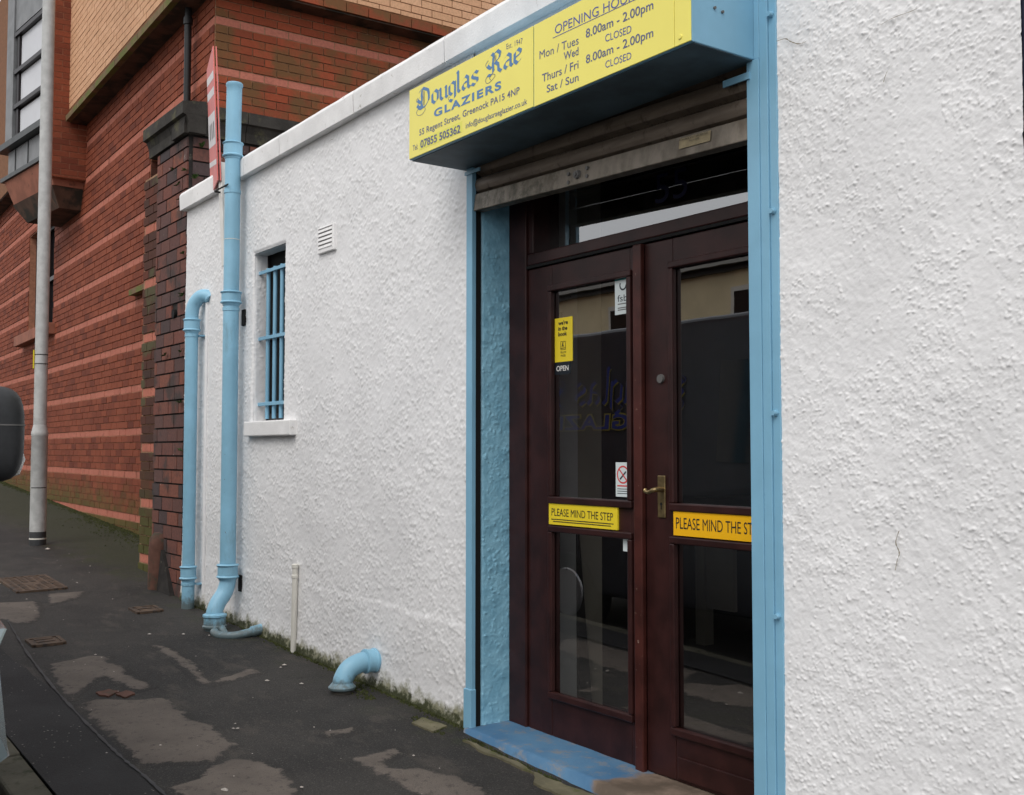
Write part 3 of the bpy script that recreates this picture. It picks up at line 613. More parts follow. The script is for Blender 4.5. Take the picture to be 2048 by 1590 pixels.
b = MB(); b.box(-5.1, -4.0, 2.35, 2.9, .95, 1.0); b.build('top', M['intdark'], ct)
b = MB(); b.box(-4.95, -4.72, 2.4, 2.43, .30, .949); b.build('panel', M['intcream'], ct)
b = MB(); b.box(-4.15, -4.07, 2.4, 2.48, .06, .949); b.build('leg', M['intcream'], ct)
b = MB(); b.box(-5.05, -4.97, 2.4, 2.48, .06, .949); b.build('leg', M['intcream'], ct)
# navy edge shows at the right; window added beyond view to bring daylight indoors
sw = thing('added_shop_window', (0, 0, .7), 'navy edge at the far right of the white wall, its unseen window added to bring daylight indoors', 'shop window')
for (a, c, d, e, n_) in ((-1.483, 1.42, 2.62, 2.95, 'fascia'), (-1.483, -1.33, .70, 2.6195, 'side_post'), (1.28, 1.42, .70, 2.6195, 'side_post'), (-1.3295, 1.2795, .70, .80, 'bottom_rail')):
    b = MB(); b.box(a, c, -.002, .06, d, e); b.build(n_, M['navy'], sw, bevel=.004)
b = MB(); b.add([(-1.33, .03, .80), (1.28, .03, .80), (1.28, .03, 2.62), (-1.33, .03, 2.62)], [(0, 1, 2, 3)]); b.build('pane', M['glass'], sw)

# ------------------------------------------------------------------ roller shutter with housing and guides
sh = thing('roller_shutter', (-3.2, -.05, gz(-3.2, 0)), 'half hidden brown steel roller shutter in pale blue housing and guide rails', 'roller shutter')
SX0, SX1, SZ0, SZ1, SY = -4.095, -2.372, 2.572, 2.884, -.30
hb = MB(); hb.box(SX0, SX1, SY, -.004, SZ0, SZ1); hb = hb.build('housing', M['blue'], sh, bevel=.003)
b = MB(); b.box(SX0 + .004, SX1 - .004, SY + .012, -.006, SZ0 - .003, SZ0 - .0005); b.build('underside', M['under'], hb)  # sheet added below the housing to carry its painted shade
for (y, z) in ((-.20, 2.70), (-.165, 2.695)):
    b = MB(); b.tube([(SX1, y, z), (SX1 + .006, y, z)], .005, 8); b.build('rivet', M['iron'], hb)
slope = -.034
def shz(x, z): return z + (x + 2.48) * slope
npf = 7
for k in range(4):   # curved slats above the bottom rail
    v = []; zb = 2.319 + .080 * (k + 1)
    for xe in (-4.020, -2.395):
        for i in range(npf):
            t = i / (npf - 1); yy = .017 - .022 * math.sin(math.pi * t) ** .7 + (0 if 0 < i < npf - 1 else .014)
            v.append((xe, yy, shz(xe, zb + .079 * t)))
    b = MB(); b.add(v, [(i, i + 1, npf + i + 1, npf + i) for i in range(npf - 1)]); b.build('slat', M['shutter'], sh, smooth=True)
v = []
for xe in (-4.020, -2.395): v += [(xe, y, shz(xe, z)) for y, z in ((-.015, 2.319), (.040, 2.319), (.040, 2.397), (-.005, 2.397))]
rl = MB(); rl.add(v, [(0, 1, 2, 3), (7, 6, 5, 4), (0, 4, 5, 1), (1, 5, 6, 2), (2, 6, 7, 3), (3, 7, 4, 0)]); rl = rl.build('bottom_rail', M['rail'], sh, bevel=.004)
zr = lambda x: shz(x, 2.357)
b = MB(); b.tube([(-3.287, -.005, zr(-3.287)), (-3.287, -.023, zr(-3.287))], [.020, .015], 18).tube([(-3.287, -.0225, zr(-3.287)), (-3.287, -.029, zr(-3.287))], .008, 12); b.build('lock', M['iron'], rl, smooth=True)
for dx, dz in ((-.055, .012), (-.055, -.022), (.06, .016), (.06, -.016)):
    b = MB(); b.tube([(-3.287 + dx, -.007, zr(-3.287 + dx) + dz), (-3.287 + dx, -.017, zr(-3.287 + dx) + dz)], .0075, 12); b.build('rivet', M['iron'], rl, smooth=True)
pl = MB(); pl.add([(x, -.0155 + (0 if z < 2.36 else .004), shz(x, z)) for x, z in ((-2.722, 2.349), (-2.572, 2.349), (-2.572, 2.386), (-2.722, 2.386))], [(0, 1, 2, 3)]); pl = pl.build('maker_plate', M['plate'], rl)
# guides
gl_ = MB(); gl_.box(-4.068, -4.021, -.020, .002, gz(-4, 0) - .02, 2.571); gl_ = gl_.build('guide_rail', M['blue'], sh, bevel=.002)
b = MB(); b.box(-4.074, -4.016, -.027, .0025, gz(-4, 0) - .03, .255); b.build('foot_plate', M['blue'], gl_, bevel=.003)
b = MB(); b.box(-4.050, -4.0235, .004, .030, .0, 2.57); b.build('slot', M['black'], gl_)
b = MB(); b.box(-4.074, -3.955, -.026, -.0205, 2.540, 2.556); b.build('bracket', M['blue'], gl_)
gr_ = MB(); gr_.box(-2.401, -2.350, -.022, .030, -.05, 2.571); gr_ = gr_.build('guide_rail', M['blue'], sh, bevel=.002)
b = MB(); b.box(-2.3495, -2.3155, -.0185, .004, -.05, 3.05); b.build('angle_iron', M['blue'], gr_, bevel=.002)
b = MB(); b.box(-2.315, -2.284, -.0125, .004, -.05, 3.05); b.build('flange', M['blue'], gr_, bevel=.002)
b = MB(); b.box(-2.3715, -2.350, -.019, .003, 2.572, 3.05); b.build('upper_angle', M['blue'], gr_, bevel=.002)
for z in (2.70, 2.062, 1.419, .783, .18):
    b = MB(); b.tube([(-2.302, -.012, z), (-2.302, -.0165, z)], .0115, 6).tube([(-2.302, -.0165, z), (-2.302, -.028, z)], [.0095, .008], 12); b.build('bolt', M['blue'], gr_, smooth=True)
b = MB(); b.box(-2.50, -2.385, -.028, -.0225, 2.512, 2.535); b.build('bracket', M['blue'], gr_)

# ------------------------------------------------------------------ lettering
def text_verts(s, bold=0, spacing=1.0):
    c = bpy.data.curves.new('t', 'FONT'); c.body = s; c.size = 1; c.offset = bold; c.space_character = spacing; c.resolution_u = 4
    o = bpy.data.objects.new('t', c); COL.objects.link(o); dg = bpy.context.evaluated_depsgraph_get(); dg.update()
    me = bpy.data.meshes.new_from_object(o.evaluated_get(dg)); v = np.array([p.co[:] for p in me.vertices]).reshape(-1, 3); f = [tuple(p.vertices) for p in me.polygons]
    bpy.data.objects.remove(o); bpy.data.curves.remove(c); bpy.data.meshes.remove(me); return v, f
_cap = float(np.ptp(text_verts('H')[0][:, 1]))
def letter(parent, s, x0, x1, zb, cap, y, mat, bold=0, spacing=1.0, rise=0., dirx=1, name='lettering'):
    v, f = text_verts(s, bold, spacing); w = np.ptp(v[:, 0]); u = (v[:, 0] - v[:, 0].min()) / w
    X = x0 + (x1 - x0) * u; Z = zb + v[:, 1] * cap / _cap + rise * u
    b = MB(); b.add(np.stack([X, np.full(len(X), y), Z], 1), f); return b.build(name, mat, parent)
# broad-nib strokes for blackletter
GL = {
 'o': (.62, [[(0, .22), (0, .80), (.26, 1.0), (.5, .78), (.5, .20), (.24, 0), (0, .22)]]),
 'u': (.66, [[(-.08, .92), (0, .84), (0, .20), (.18, 0), (.5, .26)], [(.42, .94), (.5, .86), (.5, .14), (.62, .02)]]),
 'g': (.64, [[(.5, .28), (.22, .05), (0, .24), (0, .80), (.26, 1.0), (.5, .82)], [(.46, .96), (.5, .86), (.5, -.22), (.26, -.46), (.02, -.30)]]),
 'l': (.26, [[(-.08, 1.62), (0, 1.52), (0, .16), (.14, 0)]]),
 'a': (.64, [[(.04, .80), (.24, 1.0), (.46, .80), (.46, .16), (.60, .02)], [(.46, .56), (.12, .50), (0, .34), (0, .18), (.16, 0), (.46, .24)]]),
 's': (.60, [[(.5, .84), (.28, 1.0), (.02, .80), (.06, .62), (.46, .40), (.48, .20), (.24, 0), (-.02, .16)]]),
 'e': (.56, [[(0, .22), (0, .80), (.24, 1.0), (.46, .80), (.42, .60), (.04, .46)], [(0, .22), (.20, 0), (.48, .20)]]),
 'D': (1.20, [[(.10, 1.42), (.42, 1.62), (.92, 1.30), (1.0, .95), (1.0, .50), (.72, .12), (.30, .02), (.05, .14)], [(.36, 1.50), (.32, 1.15), (.36, .80), (.30, .42), (.38, .05)], [(.10, .98), (-.06, .80), (.10, .62), (.26, .50)], [(.02, .55), (-.10, .38), (.05, .22), (.22, .20)]]),
 'R': (1.14, [[(.02, 1.34), (.28, 1.56), (.42, 1.40), (.36, .80), (.40, .22), (.24, 0), (-.04, .12)], [(.42, 1.46), (.70, 1.62), (.94, 1.36), (.86, 1.02), (.52, .86)], [(.52, .86), (.78, .60), (.80, .22), (1.02, .0)], [(.10, .98), (-.06, .80), (.10, .60), (.24, .52)]]),
}
HAIR = {'D': [[(.50, 1.36), (.50, .22)], [(.58, 1.32), (.58, .22)], [(.05, .14), (-.16, -.12), (-.02, -.40), (.36, -.46), (.66, -.20), (.60, .02)], [(-.02, 1.0), (-.18, .84), (-.12, .66)]],
        'R': [[(.52, 1.36), (.52, .90)], [(.60, 1.36), (.60, .92)], [(-.04, .12), (-.22, -.20), (-.06, -.46), (.30, -.36), (.54, -.10), (.30, .06), (.10, -.14), (.22, -.34)], [(.0, 1.2), (-.2, .98), (-.12, .72)]], 'g': [[(.02, -.30), (-.10, -.16), (.04, -.04)]]}
def black_letter(parent, s, x0, x1, zb, xh, y, mat, mat2, rise=0., name='lettering', nib=.17, wid=None):
    pen = 0; rec = []
    for ch in s:
        if ch == ' ': pen += .5; continue
        w, st = GL[ch]; rec.append((pen, ch)); pen += w + .13
    tot = pen - .13; k = (x1 - x0) / tot; b = MB(); h = MB(); na = R(42); nx, ny = math.cos(na) * nib / 2, math.sin(na) * nib / 2; e = 0
    T = lambda px, py, dy: (x0 + px * k, y - dy, zb + py * xh + rise * px / tot)
    for ox, ch in rec:
        for st in GL[ch][1]:
            for (ax, ay), (bx, by) in zip(st, st[1:]):
                e += 1; dy = (e % 40) * .000006
                b.add([T(ox + ax - nx, ay - ny, dy), T(ox + bx - nx, by - ny, dy), T(ox + bx + nx, by + ny, dy), T(ox + ax + nx, ay + ny, dy)], [(0, 1, 2, 3)])
        for st in HAIR.get(ch, []):
            cp = curve_pts([(px, py, 0) for px, py in st], 6)
            for p, q_ in zip(cp, cp[1:]):
                e += 1; dy = .0003 + (e % 40) * .000006; t = (q_ - p); n = Vector((-t.y, t.x, 0)).normalized() * .016
                h.add([T(ox + p.x - n.x, p.y - n.y, dy), T(ox + q_.x - n.x, q_.y - n.y, dy), T(ox + q_.x + n.x, q_.y + n.y, dy), T(ox + p.x + n.x, p.y + n.y, dy)], [(0, 1, 2, 3)])
    b.build(name, mat, parent)
    if h.f: h.build('flourish', mat2, parent)
PY = SY - .0045; TY = PY - .0008
s1 = MB(); s1.box(-4.092, -3.188, PY, SY - .0005, 2.5755, 2.881); s1 = s1.build('shop_sign', M['signyellow'], bevel=.001)
tag(s1, 'yellow shop sign panel with blue gothic name, address and phone number', 'shop sign')
black_letter(s1, 'Douglas', -4.015, -3.545, 2.774, .0545, TY, M['tblue'], M['tslate'], -.010, nib=.235)
black_letter(s1, 'Rae', -3.480, -3.255, 2.770, .0545, TY, M['tblue'], M['tslate'], -.002, nib=.235)
letter(s1, 'Est. 1947', -3.357, -3.253, 2.843, .021, TY, M['tslate'], .0, 1.15, -.008)
letter(s1, 'GLAZIERS', -3.886, -3.392, 2.711, .031, TY, M['tblue'], .035, 1.25, -.012)
letter(s1, '55 Regent Street, Greenock PA15 4NP', -4.006, -3.272, 2.6605, .0255, TY, M['tslate'], .012, 1.05, -.012)
b = MB(); b.box(-4.004, -3.668, PY - .0005, PY + .001, 2.596, 2.6405); b.build('number_patch', M['patch'], s1)
letter(s1, 'Tel:', -4.060, -4.017, 2.605, .024, TY, M['tslate'], .0)
letter(s1, '07855 505362', -3.995, -3.680, 2.604, .031, TY - .0006, M['tslate'], .022, 1.0, -.006)
letter(s1, 'info@douglasraeglazier.co.uk', -3.641, -3.224, 2.6035, .021, TY, M['tslate'], .006, 1.0, -.008)
s2 = MB(); s2.box(-3.182, -2.4455, PY, SY - .0005, 2.5735, 2.881); s2 = s2.build('hours_sign', M['signyellow'], bevel=.001)
tag(s2, 'yellow sign panel listing the weekly opening hours', 'hours sign')
letter(s2, 'OPENING HOURS', -3.055, -2.603, 2.806, .033, TY, M['tviolet'], .0, 1.0, -.017)
b = MB(); b.add([(-3.068, TY, 2.7955), (-2.590, TY, 2.7865), (-2.590, TY, 2.789), (-3.068, TY, 2.798)], [(0, 1, 2, 3)]); b.build('underline', M['tviolet'], s2)
letter(s2, 'Mon / Tues', -3.147, -2.920, 2.742, .030, TY, M['tslate'], .0, 1, -.012)
letter(s2, '8.00am - 2.00pm', -2.880, -2.539, 2.7385, .030, TY, M['tslate'], .010, 1, -.010)
letter(s2, 'Wed', -3.004, -2.921, 2.696, .028, TY, M['tslate'], .008, 1, -.004)
letter(s2, 'CLOSED', -2.777, -2.645, 2.692, .025, TY, M['tviolet'], 0, 1, -.008)
letter(s2, 'Thurs / Fri', -3.132, -2.921, 2.652, .029, TY, M['tslate'], .008, 1, -.008)
letter(s2, '8.00am - 2.00pm', -2.880, -2.540, 2.6475, .029, TY, M['tslate'], .010, 1, -.010)
letter(s2, 'Sat / Sun', -3.104, -2.921, 2.6055, .027, TY, M['tslate'], .008, 1, -.006)
letter(s2, 'CLOSED', -2.777, -2.646, 2.6015, .024, TY, M['tviolet'], 0, 1, -.006)
s3 = MB(); s3.box(-2.444, -2.3725, PY, SY - .0005, 2.5730, 2.881); s3 = s3.build('end_strip', M['signyellow'], s2, bevel=.002)
b = MB(); b.tube([(-2.418, PY, 2.598), (-2.418, PY - .003, 2.598)], [.009, .007], 14); b.build('screw_cap', M['signyellow'], s2, smooth=True)
# maker plate wording
letter(pl, 'ROLLER & SHUTTER SERVICE', -2.715, -2.58, shz(-2.715, 2.376), .006, -.0185, M['tdark'], .01, 1, -.0046)
letter(pl, 'GLASGOW', -2.67, -2.62, shz(-2.67, 2.366), .005, -.0185, M['tdark'], .01, 1, -.002)
# number on the fanlight
letter(frame, '55', -3.165, -2.985, 2.285, .115, FY + .1035, M['numblue'], -.0, 1, 0, name='door_number')
# door signs
m1 = MB(); m1.box(-3.733, -3.287, FY + .003, FY + .0115, .985, 1.0745); m1 = m1.build('step_warning_sign', M['yellow2']); tag(m1, 'yellow warning sign with double underline on the left door rail', 'warning sign')
letter(m1, 'PLEASE MIND THE STEP', -3.713, -3.313, 1.023, .031, FY + .0022, M['tdark'], .0, 1, -.003)
for (a, c, z) in ((-3.716, -3.311, 1.0075), (-3.703, -3.327, .9985)):
    b = MB(); b.box(a, c, FY + .0022, FY + .0029, z - .0018, z + .0018); b.build('underline', M['tdark'], m1)
m2 = MB(); m2.box(-2.971, -2.525, FY + .003, FY + .0115, .985, 1.0745); m2 = m2.build('step_warning_sign', M['orange']); tag(m2, 'orange warning sign on the right door rail, cut off by the guide rail', 'warning sign')
letter(m2, 'PLEASE MIND THE STEP', -2.957, -2.541, 1.011, .041, FY + .0022, M['tdark'], .0, 1, -.001)
GY = FY + .012 + .0095 + .0002
k1 = MB(); k1.box(-3.711, -3.589, GY - .0012, GY - .0006, 1.682, 1.872); k1 = k1.build('window_sticker', M['yellow2']); tag(k1, 'tall yellow sticker in the upper left door pane', 'sticker')
for i, t_ in enumerate(("we're", 'in the', 'book')): letter(k1, t_, -3.686, -3.686 + (.066, .062, .060)[i], 1.842 - i * .024, .0165, GY - .002, M['tdark'], .03)
for (a, c, d, e) in ((-3.670, -3.636, 1.733, 1.735), (-3.670, -3.636, 1.768, 1.770), (-3.670, -3.668, 1.7355, 1.7675), (-3.638, -3.636, 1.7355, 1.7675), (-3.667, -3.639, 1.739, 1.742)):
    b = MB(); b.box(a, c, GY - .0022, GY - .0016, d, e); b.build('emblem_line', M['tdark'], k1)
b = MB(); b.add([(-3.656, GY - .002, 1.766), (-3.651, GY - .002, 1.766), (-3.652, GY - .002, 1.755), (-3.645, GY - .002, 1.745), (-3.649, GY - .002, 1.745), (-3.654, GY - .002, 1.751), (-3.660, GY - .002, 1.745), (-3.663, GY - .002, 1.746)], [tuple(range(8))]); b.build('emblem', M['tdark'], k1)
letter(k1, 'YELLOW', -3.672, -3.632, 1.718, .0085, GY - .002, M['tdark'], .01); letter(k1, 'PAGES', -3.669, -3.636, 1.704, .0085, GY - .002, M['tdark'], .01)
k2 = MB(); k2.box(-3.709, -3.604, GY - .0012, GY - .0006, 1.628, 1.680); k2 = k2.build('open_sign', M['darkcard']); tag(k2, 'small black card with white capitals below the yellow sticker', 'open sign')
letter(k2, 'OPEN', -3.699, -3.616, 1.643, .022, GY - .002, M['pale'], .01)
k3 = MB(); k3.box(-3.316, -3.232, GY - .0012, GY - .0006, 1.848, 1.998); k3 = k3.build('window_sticker', M['stick']); tag(k3, 'pale membership sticker with teal top in the left door pane', 'sticker')
b = MB(); b.box(-3.316, -3.232, GY - .0020, GY - .0014, 1.986, 1.998); b.build('band', M['teal'], k3)
b = MB()
for i in range(14):
    a0, a1 = R(150 + i * 15), R(150 + (i + 1) * 15); c_ = (-3.266, 1.965)
    b.add([(c_[0] + r * math.cos(a), GY - .002, c_[1] + r * math.sin(a)) for a, r in ((a0, .015), (a1, .015), (a1, .022), (a0, .022))], [(0, 1, 2, 3)])
b.build('emblem', M['stickd'], k3)
letter(k3, 'fsb', -3.300, -3.240, 1.900, .026, GY - .002, M['stickd'])
for z in (1.888, 1.872, 1.864): b = MB(); b.box(-3.298, -3.248, GY - .002, GY - .0014, z, z + .004); b.build('small_print', M['iron'], k3)
k4 = MB(); k4.box(-3.316, -3.232, GY - .0012, GY - .0006, 1.117, 1.254); k4 = k4.build('no_smoking_sticker', M['stick']); tag(k4, 'white no smoking sticker low in the upper left pane', 'sticker')
b = MB(); c_ = (-3.272, 1.205)
for i in range(28):
    a0, a1 = 2 * math.pi * i / 28, 2 * math.pi * (i + 1) / 28
    b.add([(c_[0] + r * math.cos(a), GY - .002, c_[1] + r * math.sin(a)) for a, r in ((a0, .030), (a1, .030), (a1, .036), (a0, .036))], [(0, 1, 2, 3)])
b.add([(c_[0] - .023, GY - .0026, c_[1] + .019), (c_[0] + .019, GY - .0026, c_[1] - .023), (c_[0] + .023, GY - .0026, c_[1] - .019), (c_[0] - .019, GY - .0026, c_[1] + .023)], [(0, 1, 2, 3)]); b.build('prohibition_ring', M['redp'], k4)
b = MB(); b.add([(c_[0] - .020, GY - .0022, c_[1] - .016), (c_[0] - .015, GY - .0022, c_[1] - .021), (c_[0] + .020, GY - .0022, c_[1] + .010), (c_[0] + .016, GY - .0022, c_[1] + .015)], [(0, 1, 2, 3)]); b.build('cigarette', M['stickd'], k4)
for z in (1.158, 1.147, 1.138, 1.129): b = MB(); b.box(-3.306, -3.246, GY - .002, GY - .0014, z, z + (.005 if z > 1.15 else .0025)); b.build('small_print', M['redp'] if z > 1.15 else M['stickd'], k4)
b = MB(); b.box(-3.274, -3.232, GY - .0012, GY - .0006, .902, .950); tag(b.build('window_sticker', M['stick']), 'small blank white sticker at the top of the lower left pane', 'sticker')

# ------------------------------------------------------------------ pipes
def collar(t, cx, cy, z0, z1, r, lean=(0, 0), zref=0, name='collar', mat='bluepipe'):
    h = z1 - z0; ox = lean[0] * (z0 - zref); oy = lean[1] * (z0 - zref)
    b = MB(); b.lathe([(r * .86, z0 - .016), (r * .88, z0 - .006), (r * 1.06, z0 - .002), (r * 1.11, z0 + .004), (r * 1.06, z0 + .010), (r * .98, z0 + .013), (r * .98, z1 - .013), (r * 1.06, z1 - .010), (r * 1.11, z1 - .004), (r * 1.05, z1), (r * .88, z1 + .004)], cx + ox, cy + oy, 32)
    return b.build(name, M[mat], t, smooth=True)
tp = thing('soil_pipe', (-6.69, -.12, gz(-6.69, -.12)), 'tall pale blue soil pipe rising past the coping', 'soil pipe')
TX, TYY = -6.69, -.095
b = MB(); b.tube([(TX, TYY, .50), (TX, TYY, 2.0), (TX, TYY, 3.22)], .0495, 32); b.build('pipe', M['bluepipe'], tp, smooth=True)
b = MB(); b.lathe([(.0485, 3.22), (.049, 3.60), (.049, 3.645), (.0535, 3.652), (.0535, 3.668), (.050, 3.672), (.043, 3.672), (.043, 3.60)], TX - .004, TYY, 32, (.035, 0)); b.build('vent_pipe', M['bluepipe'], tp, smooth=True)
collar(tp, TX, TYY, 3.195, 3.285, .061); collar(tp, TX, TYY, 2.245, 2.318, .0625); collar(tp, TX, TYY, .50, .582, .064)
for z in (2.205, 2.965): b = MB(); b.lathe([(.050, z - .012), (.0535, z - .011), (.0535, z + .011), (.050, z + .012)], TX, TYY, 32); b.build('joint_band', M['bluepipe'], tp, smooth=True)
b = MB(); b.lathe([(.0497, 2.652), (.0506, 2.6525), (.0506, 2.656), (.0497, 2.6565)], TX, TYY, 32); b.build('paint_line', M['pvc'], tp)
FX, FYY = -6.665, -.185; fz = gz(FX, FYY)
b = MB(); b.tube(curve_pts([(TX, TYY, .53), (TX, TYY, .47), (TX + .003, TYY - .022, .405), (TX + .014, TYY - .068, .345), (FX, FYY - .004, .285), (FX, FYY, .235), (FX, FYY, fz + .05)], 7), .0505, 32); b.build('offset_bend', M['bluepipe'], tp, smooth=True)
b = MB(); b.lathe([(.060, fz - .01), (.060, fz + .010), (.074, fz + .014), (.076, fz + .024), (.068, fz + .032), (.066, fz + .075), (.074, fz + .082), (.074, fz + .094), (.052, fz + .104)], FX, FYY, 36); b.build('foot_socket', M['bluepipe'], tp, smooth=True)
for z in (2.16, .46):
    b = MB(); b.box(TX - .02, TX + .032, -.019, .0, z - .055, z + .05); b.build('bracket', M['black'], tp, bevel=.004)  # flat black block standing in for a dark hole beside the pipe
sp = thing('waste_pipe', (-7.44, -.08, gz(-7.44, -.08)), 'shorter pale blue waste pipe with swan neck at the white wall end', 'waste pipe')
WXX, WYY = -7.44, -.085
b = MB(); b.lathe([(.043, gz(WXX, WYY) - .03), (.043, .40), (.044, 2.12)], WXX, WYY, 28); b.build('pipe', M['bluepipe'], sp, smooth=True)
collar(sp, WXX, WYY, .42, .505, .054); collar(sp, WXX, WYY, 2.135, 2.215, .0555)
for z in (.385, 2.10): b = MB(); b.lathe([(.044, z - .010), (.0475, z - .009), (.0475, z + .009), (.044, z + .010)], WXX, WYY, 28); b.box(WXX - .005, WXX + .06, WYY + .04, .0, z - .005, z + .005); b.build('clip', M['bluepipe'], sp, smooth=True)
b = MB(); b.tube(curve_pts([(WXX, WYY, 2.19), (WXX, WYY, 2.26), (WXX + .012, WYY + .012, 2.325), (WXX + .055, WYY + .045, 2.375), (WXX + .10, WYY + .085, 2.37), (WXX + .12, .01, 2.35)], 8), .046, 28); b.build('swan_neck', M['bluepipe'], sp, smooth=True)
b = MB(); b.tube([(WXX + .10, -.012, gz(-7.34, 0) - .02), (WXX + .10, -.012, 2.33)], .014, 10); b.build('render_bead', M['white'], sp)
ep = thing('elbow_pipe', (-4.91, -.19, gz(-4.91, -.19)), 'short pale blue elbow pipe turning from wall down to pavement', 'elbow pipe')
EX, EZ = -4.90, .248; eg = gz(EX, -.2)
b = MB(); b.tube(curve_pts([(EX, .02, EZ), (EX, -.045, EZ), (EX, -.105, EZ - .005), (EX - .003, -.160, EZ - .030), (EX - .005, -.190, EZ - .075), (EX - .006, -.196, eg + .035)], 8), .049, 30); b.build('elbow', M['bluepipe'], ep, smooth=True)
b = MB(); b.tube([(EX, .02, EZ), (EX, -.012, EZ), (EX, -.016, EZ), (EX, -.026, EZ), (EX, -.030, EZ), (EX, -.062, EZ), (EX, -.064, EZ), (EX, -.074, EZ), (EX, -.08, EZ)], [.056, .056, .061, .061, .057, .057, .061, .061, .049], 32); b.build('socket', M['bluepipe'], ep, smooth=True)
b = MB(); b.lathe([(.050, eg + .012), (.066, eg + .020), (.068, eg + .030), (.060, eg + .038), (.050, eg + .050)], EX - .006, -.196, 32); b.build('flange', M['bluepipe'], ep, smooth=True)
b = MB(); b.lathe([(.052, eg - .01), (.050, eg + .012)], EX - .006, -.196, 24); b.build('gully_ring', M['step'], ep)
fp = thing('ground_pipe', (-6.45, -.15, gz(-6.45, -.15)), 'half buried pale blue pipe crossing the pavement to the wall', 'ground pipe')
g_ = lambda x, y: gz(x, y)
b = MB(); b.tube(curve_pts([(-6.60, -.20, g_(-6.6, -.2) - .005), (-6.535, -.235, g_(-6.5, -.23) + .014), (-6.455, -.235, g_(-6.43, -.23) + .008), (-6.385, -.175, g_(-6.36, -.17) + .010), (-6.355, -.10, g_(-6.35, -.1) + .022), (-6.35, -.055, g_(-6.35, -.05) + .032)], 7), .026, 20); b.build('pipe', M['bluepipe'], fp, smooth=True)
b = MB(); b.tube([(-6.352, -.078, g_(-6.35, -.07) + .027), (-6.352, -.07, g_(-6.35, -.07) + .028), (-6.35, .02, g_(-6.35, 0) + .042)], [.027, .033, .033], 20); b.build('collar', M['bluepipe'], fp, smooth=True)
b = MB(); b.tube(curve_pts([(-6.60, -.16, g_(-6.6, -.16) - .01), (-6.55, -.18, g_(-6.55, -.18) + .022), (-6.48, -.185, g_(-6.48, -.19) + .0)], 6), .022, 16); b.build('branch', M['bluepipe'], fp, smooth=True)
st = thing('pipe_stub', (-5.835, -.025, gz(-5.835, 0)), 'thin off-white capped pipe standing against the white wall', 'pipe stub')
b = MB(); b.lathe([(.0165, gz(-5.84, 0) - .02), (.0165, .578)], -5.845, -.028, 18, (.03, 0)); b.build('pipe', M['pvc'], st, smooth=True)
b = MB(); b.lathe([(.0165, .572), (.0205, .574), (.0205, .588), (.0165, .592), (.0165, .628), (.020, .630), (.020, .648), (.012, .652)], -5.832, -.028, 18); b.build('cap', M['pvc'], st, smooth=True)

# ------------------------------------------------------------------ estate board on its post
eb = thing('agent_board', (-6.80, -.14, gz(-6.8, -.14)), 'red and white agent board seen edge-on, strapped to the tall pipe', 'agent board')
b = MB(); b.hexa([(-6.835, -.108, 2.50), (-6.785, -.108, 2.50), (-6.785, -.068, 2.50), (-6.835, -.068, 2.50), (-6.925, -.108, 3.20), (-6.868, -.108, 3.20), (-6.868, -.068, 3.20), (-6.925, -.068, 3.20)]); b.build('post', M['postw'], eb, bevel=.003)
ray = Vector((-.971, .363, 0)).normalized(); perp = Vector((-ray.y, ray.x, 0))
def brd(a, off, w=.50):
    d = (ray * math.cos(a) + perp * math.sin(a)); p0 = Vector((-6.85, -.125, 3.07)) + perp * off; lean = Vector((-.125, .0, 1.0)); th = Vector((-d.y, d.x, 0)) * .004
    F = lambda u, h, k: tuple(p0 + d * (u * w) + lean * (h * .93) + th * k)
    b = MB(); b.hexa([F(0, 0.0, -1), F(1, .0, -1), F(1, .0, 1), F(0, 0.0, 1), F(0, 1., -1), F(1, 1., -1), F(1, 1., 1), F(0, 1., 1)]); o = b.build('panel', M['boardr'], eb, bevel=.001)
    for (h0, h1) in ((.27, .52), (.64, .70), (.76, .82), (.12, .16)):
        for k in (-1.25, 1.25):
            b = MB(); b.add([F(0.005, h0, k), F(.99, h0 + .10, k), F(.99, h1 + .10, k), F(.005, h1, k)], [(0, 1, 2, 3)]); b.build('stripe', M['boardw'], o)
    for u in (.15, .4, .65):
        b = MB(); b.add([F(u, .33 + u * .1, 1.5), F(u + .12, .33 + u * .1, 1.5), F(u + .12, .45 + u * .1, 1.5), F(u, .45 + u * .1, 1.5)], [(0, 1, 2, 3)])
        b.add([F(u, .33 + u * .1, -1.5), F(u + .12, .33 + u * .1, -1.5), F(u + .12, .45 + u * .1, -1.5), F(u, .45 + u * .1, -1.5)], [(0, 1, 2, 3)]); b.build('bar_mark', M['iron'], o)
brd(R(4.8), .008); brd(R(-1.2), -.010)
b = MB(); b.box(-6.87, -6.63, -.150, -.146, 2.992, 3.002).box(-6.87, -6.866, -.1455, -.07, 2.990, 3.002); b.build('strap', M['black'], eb)

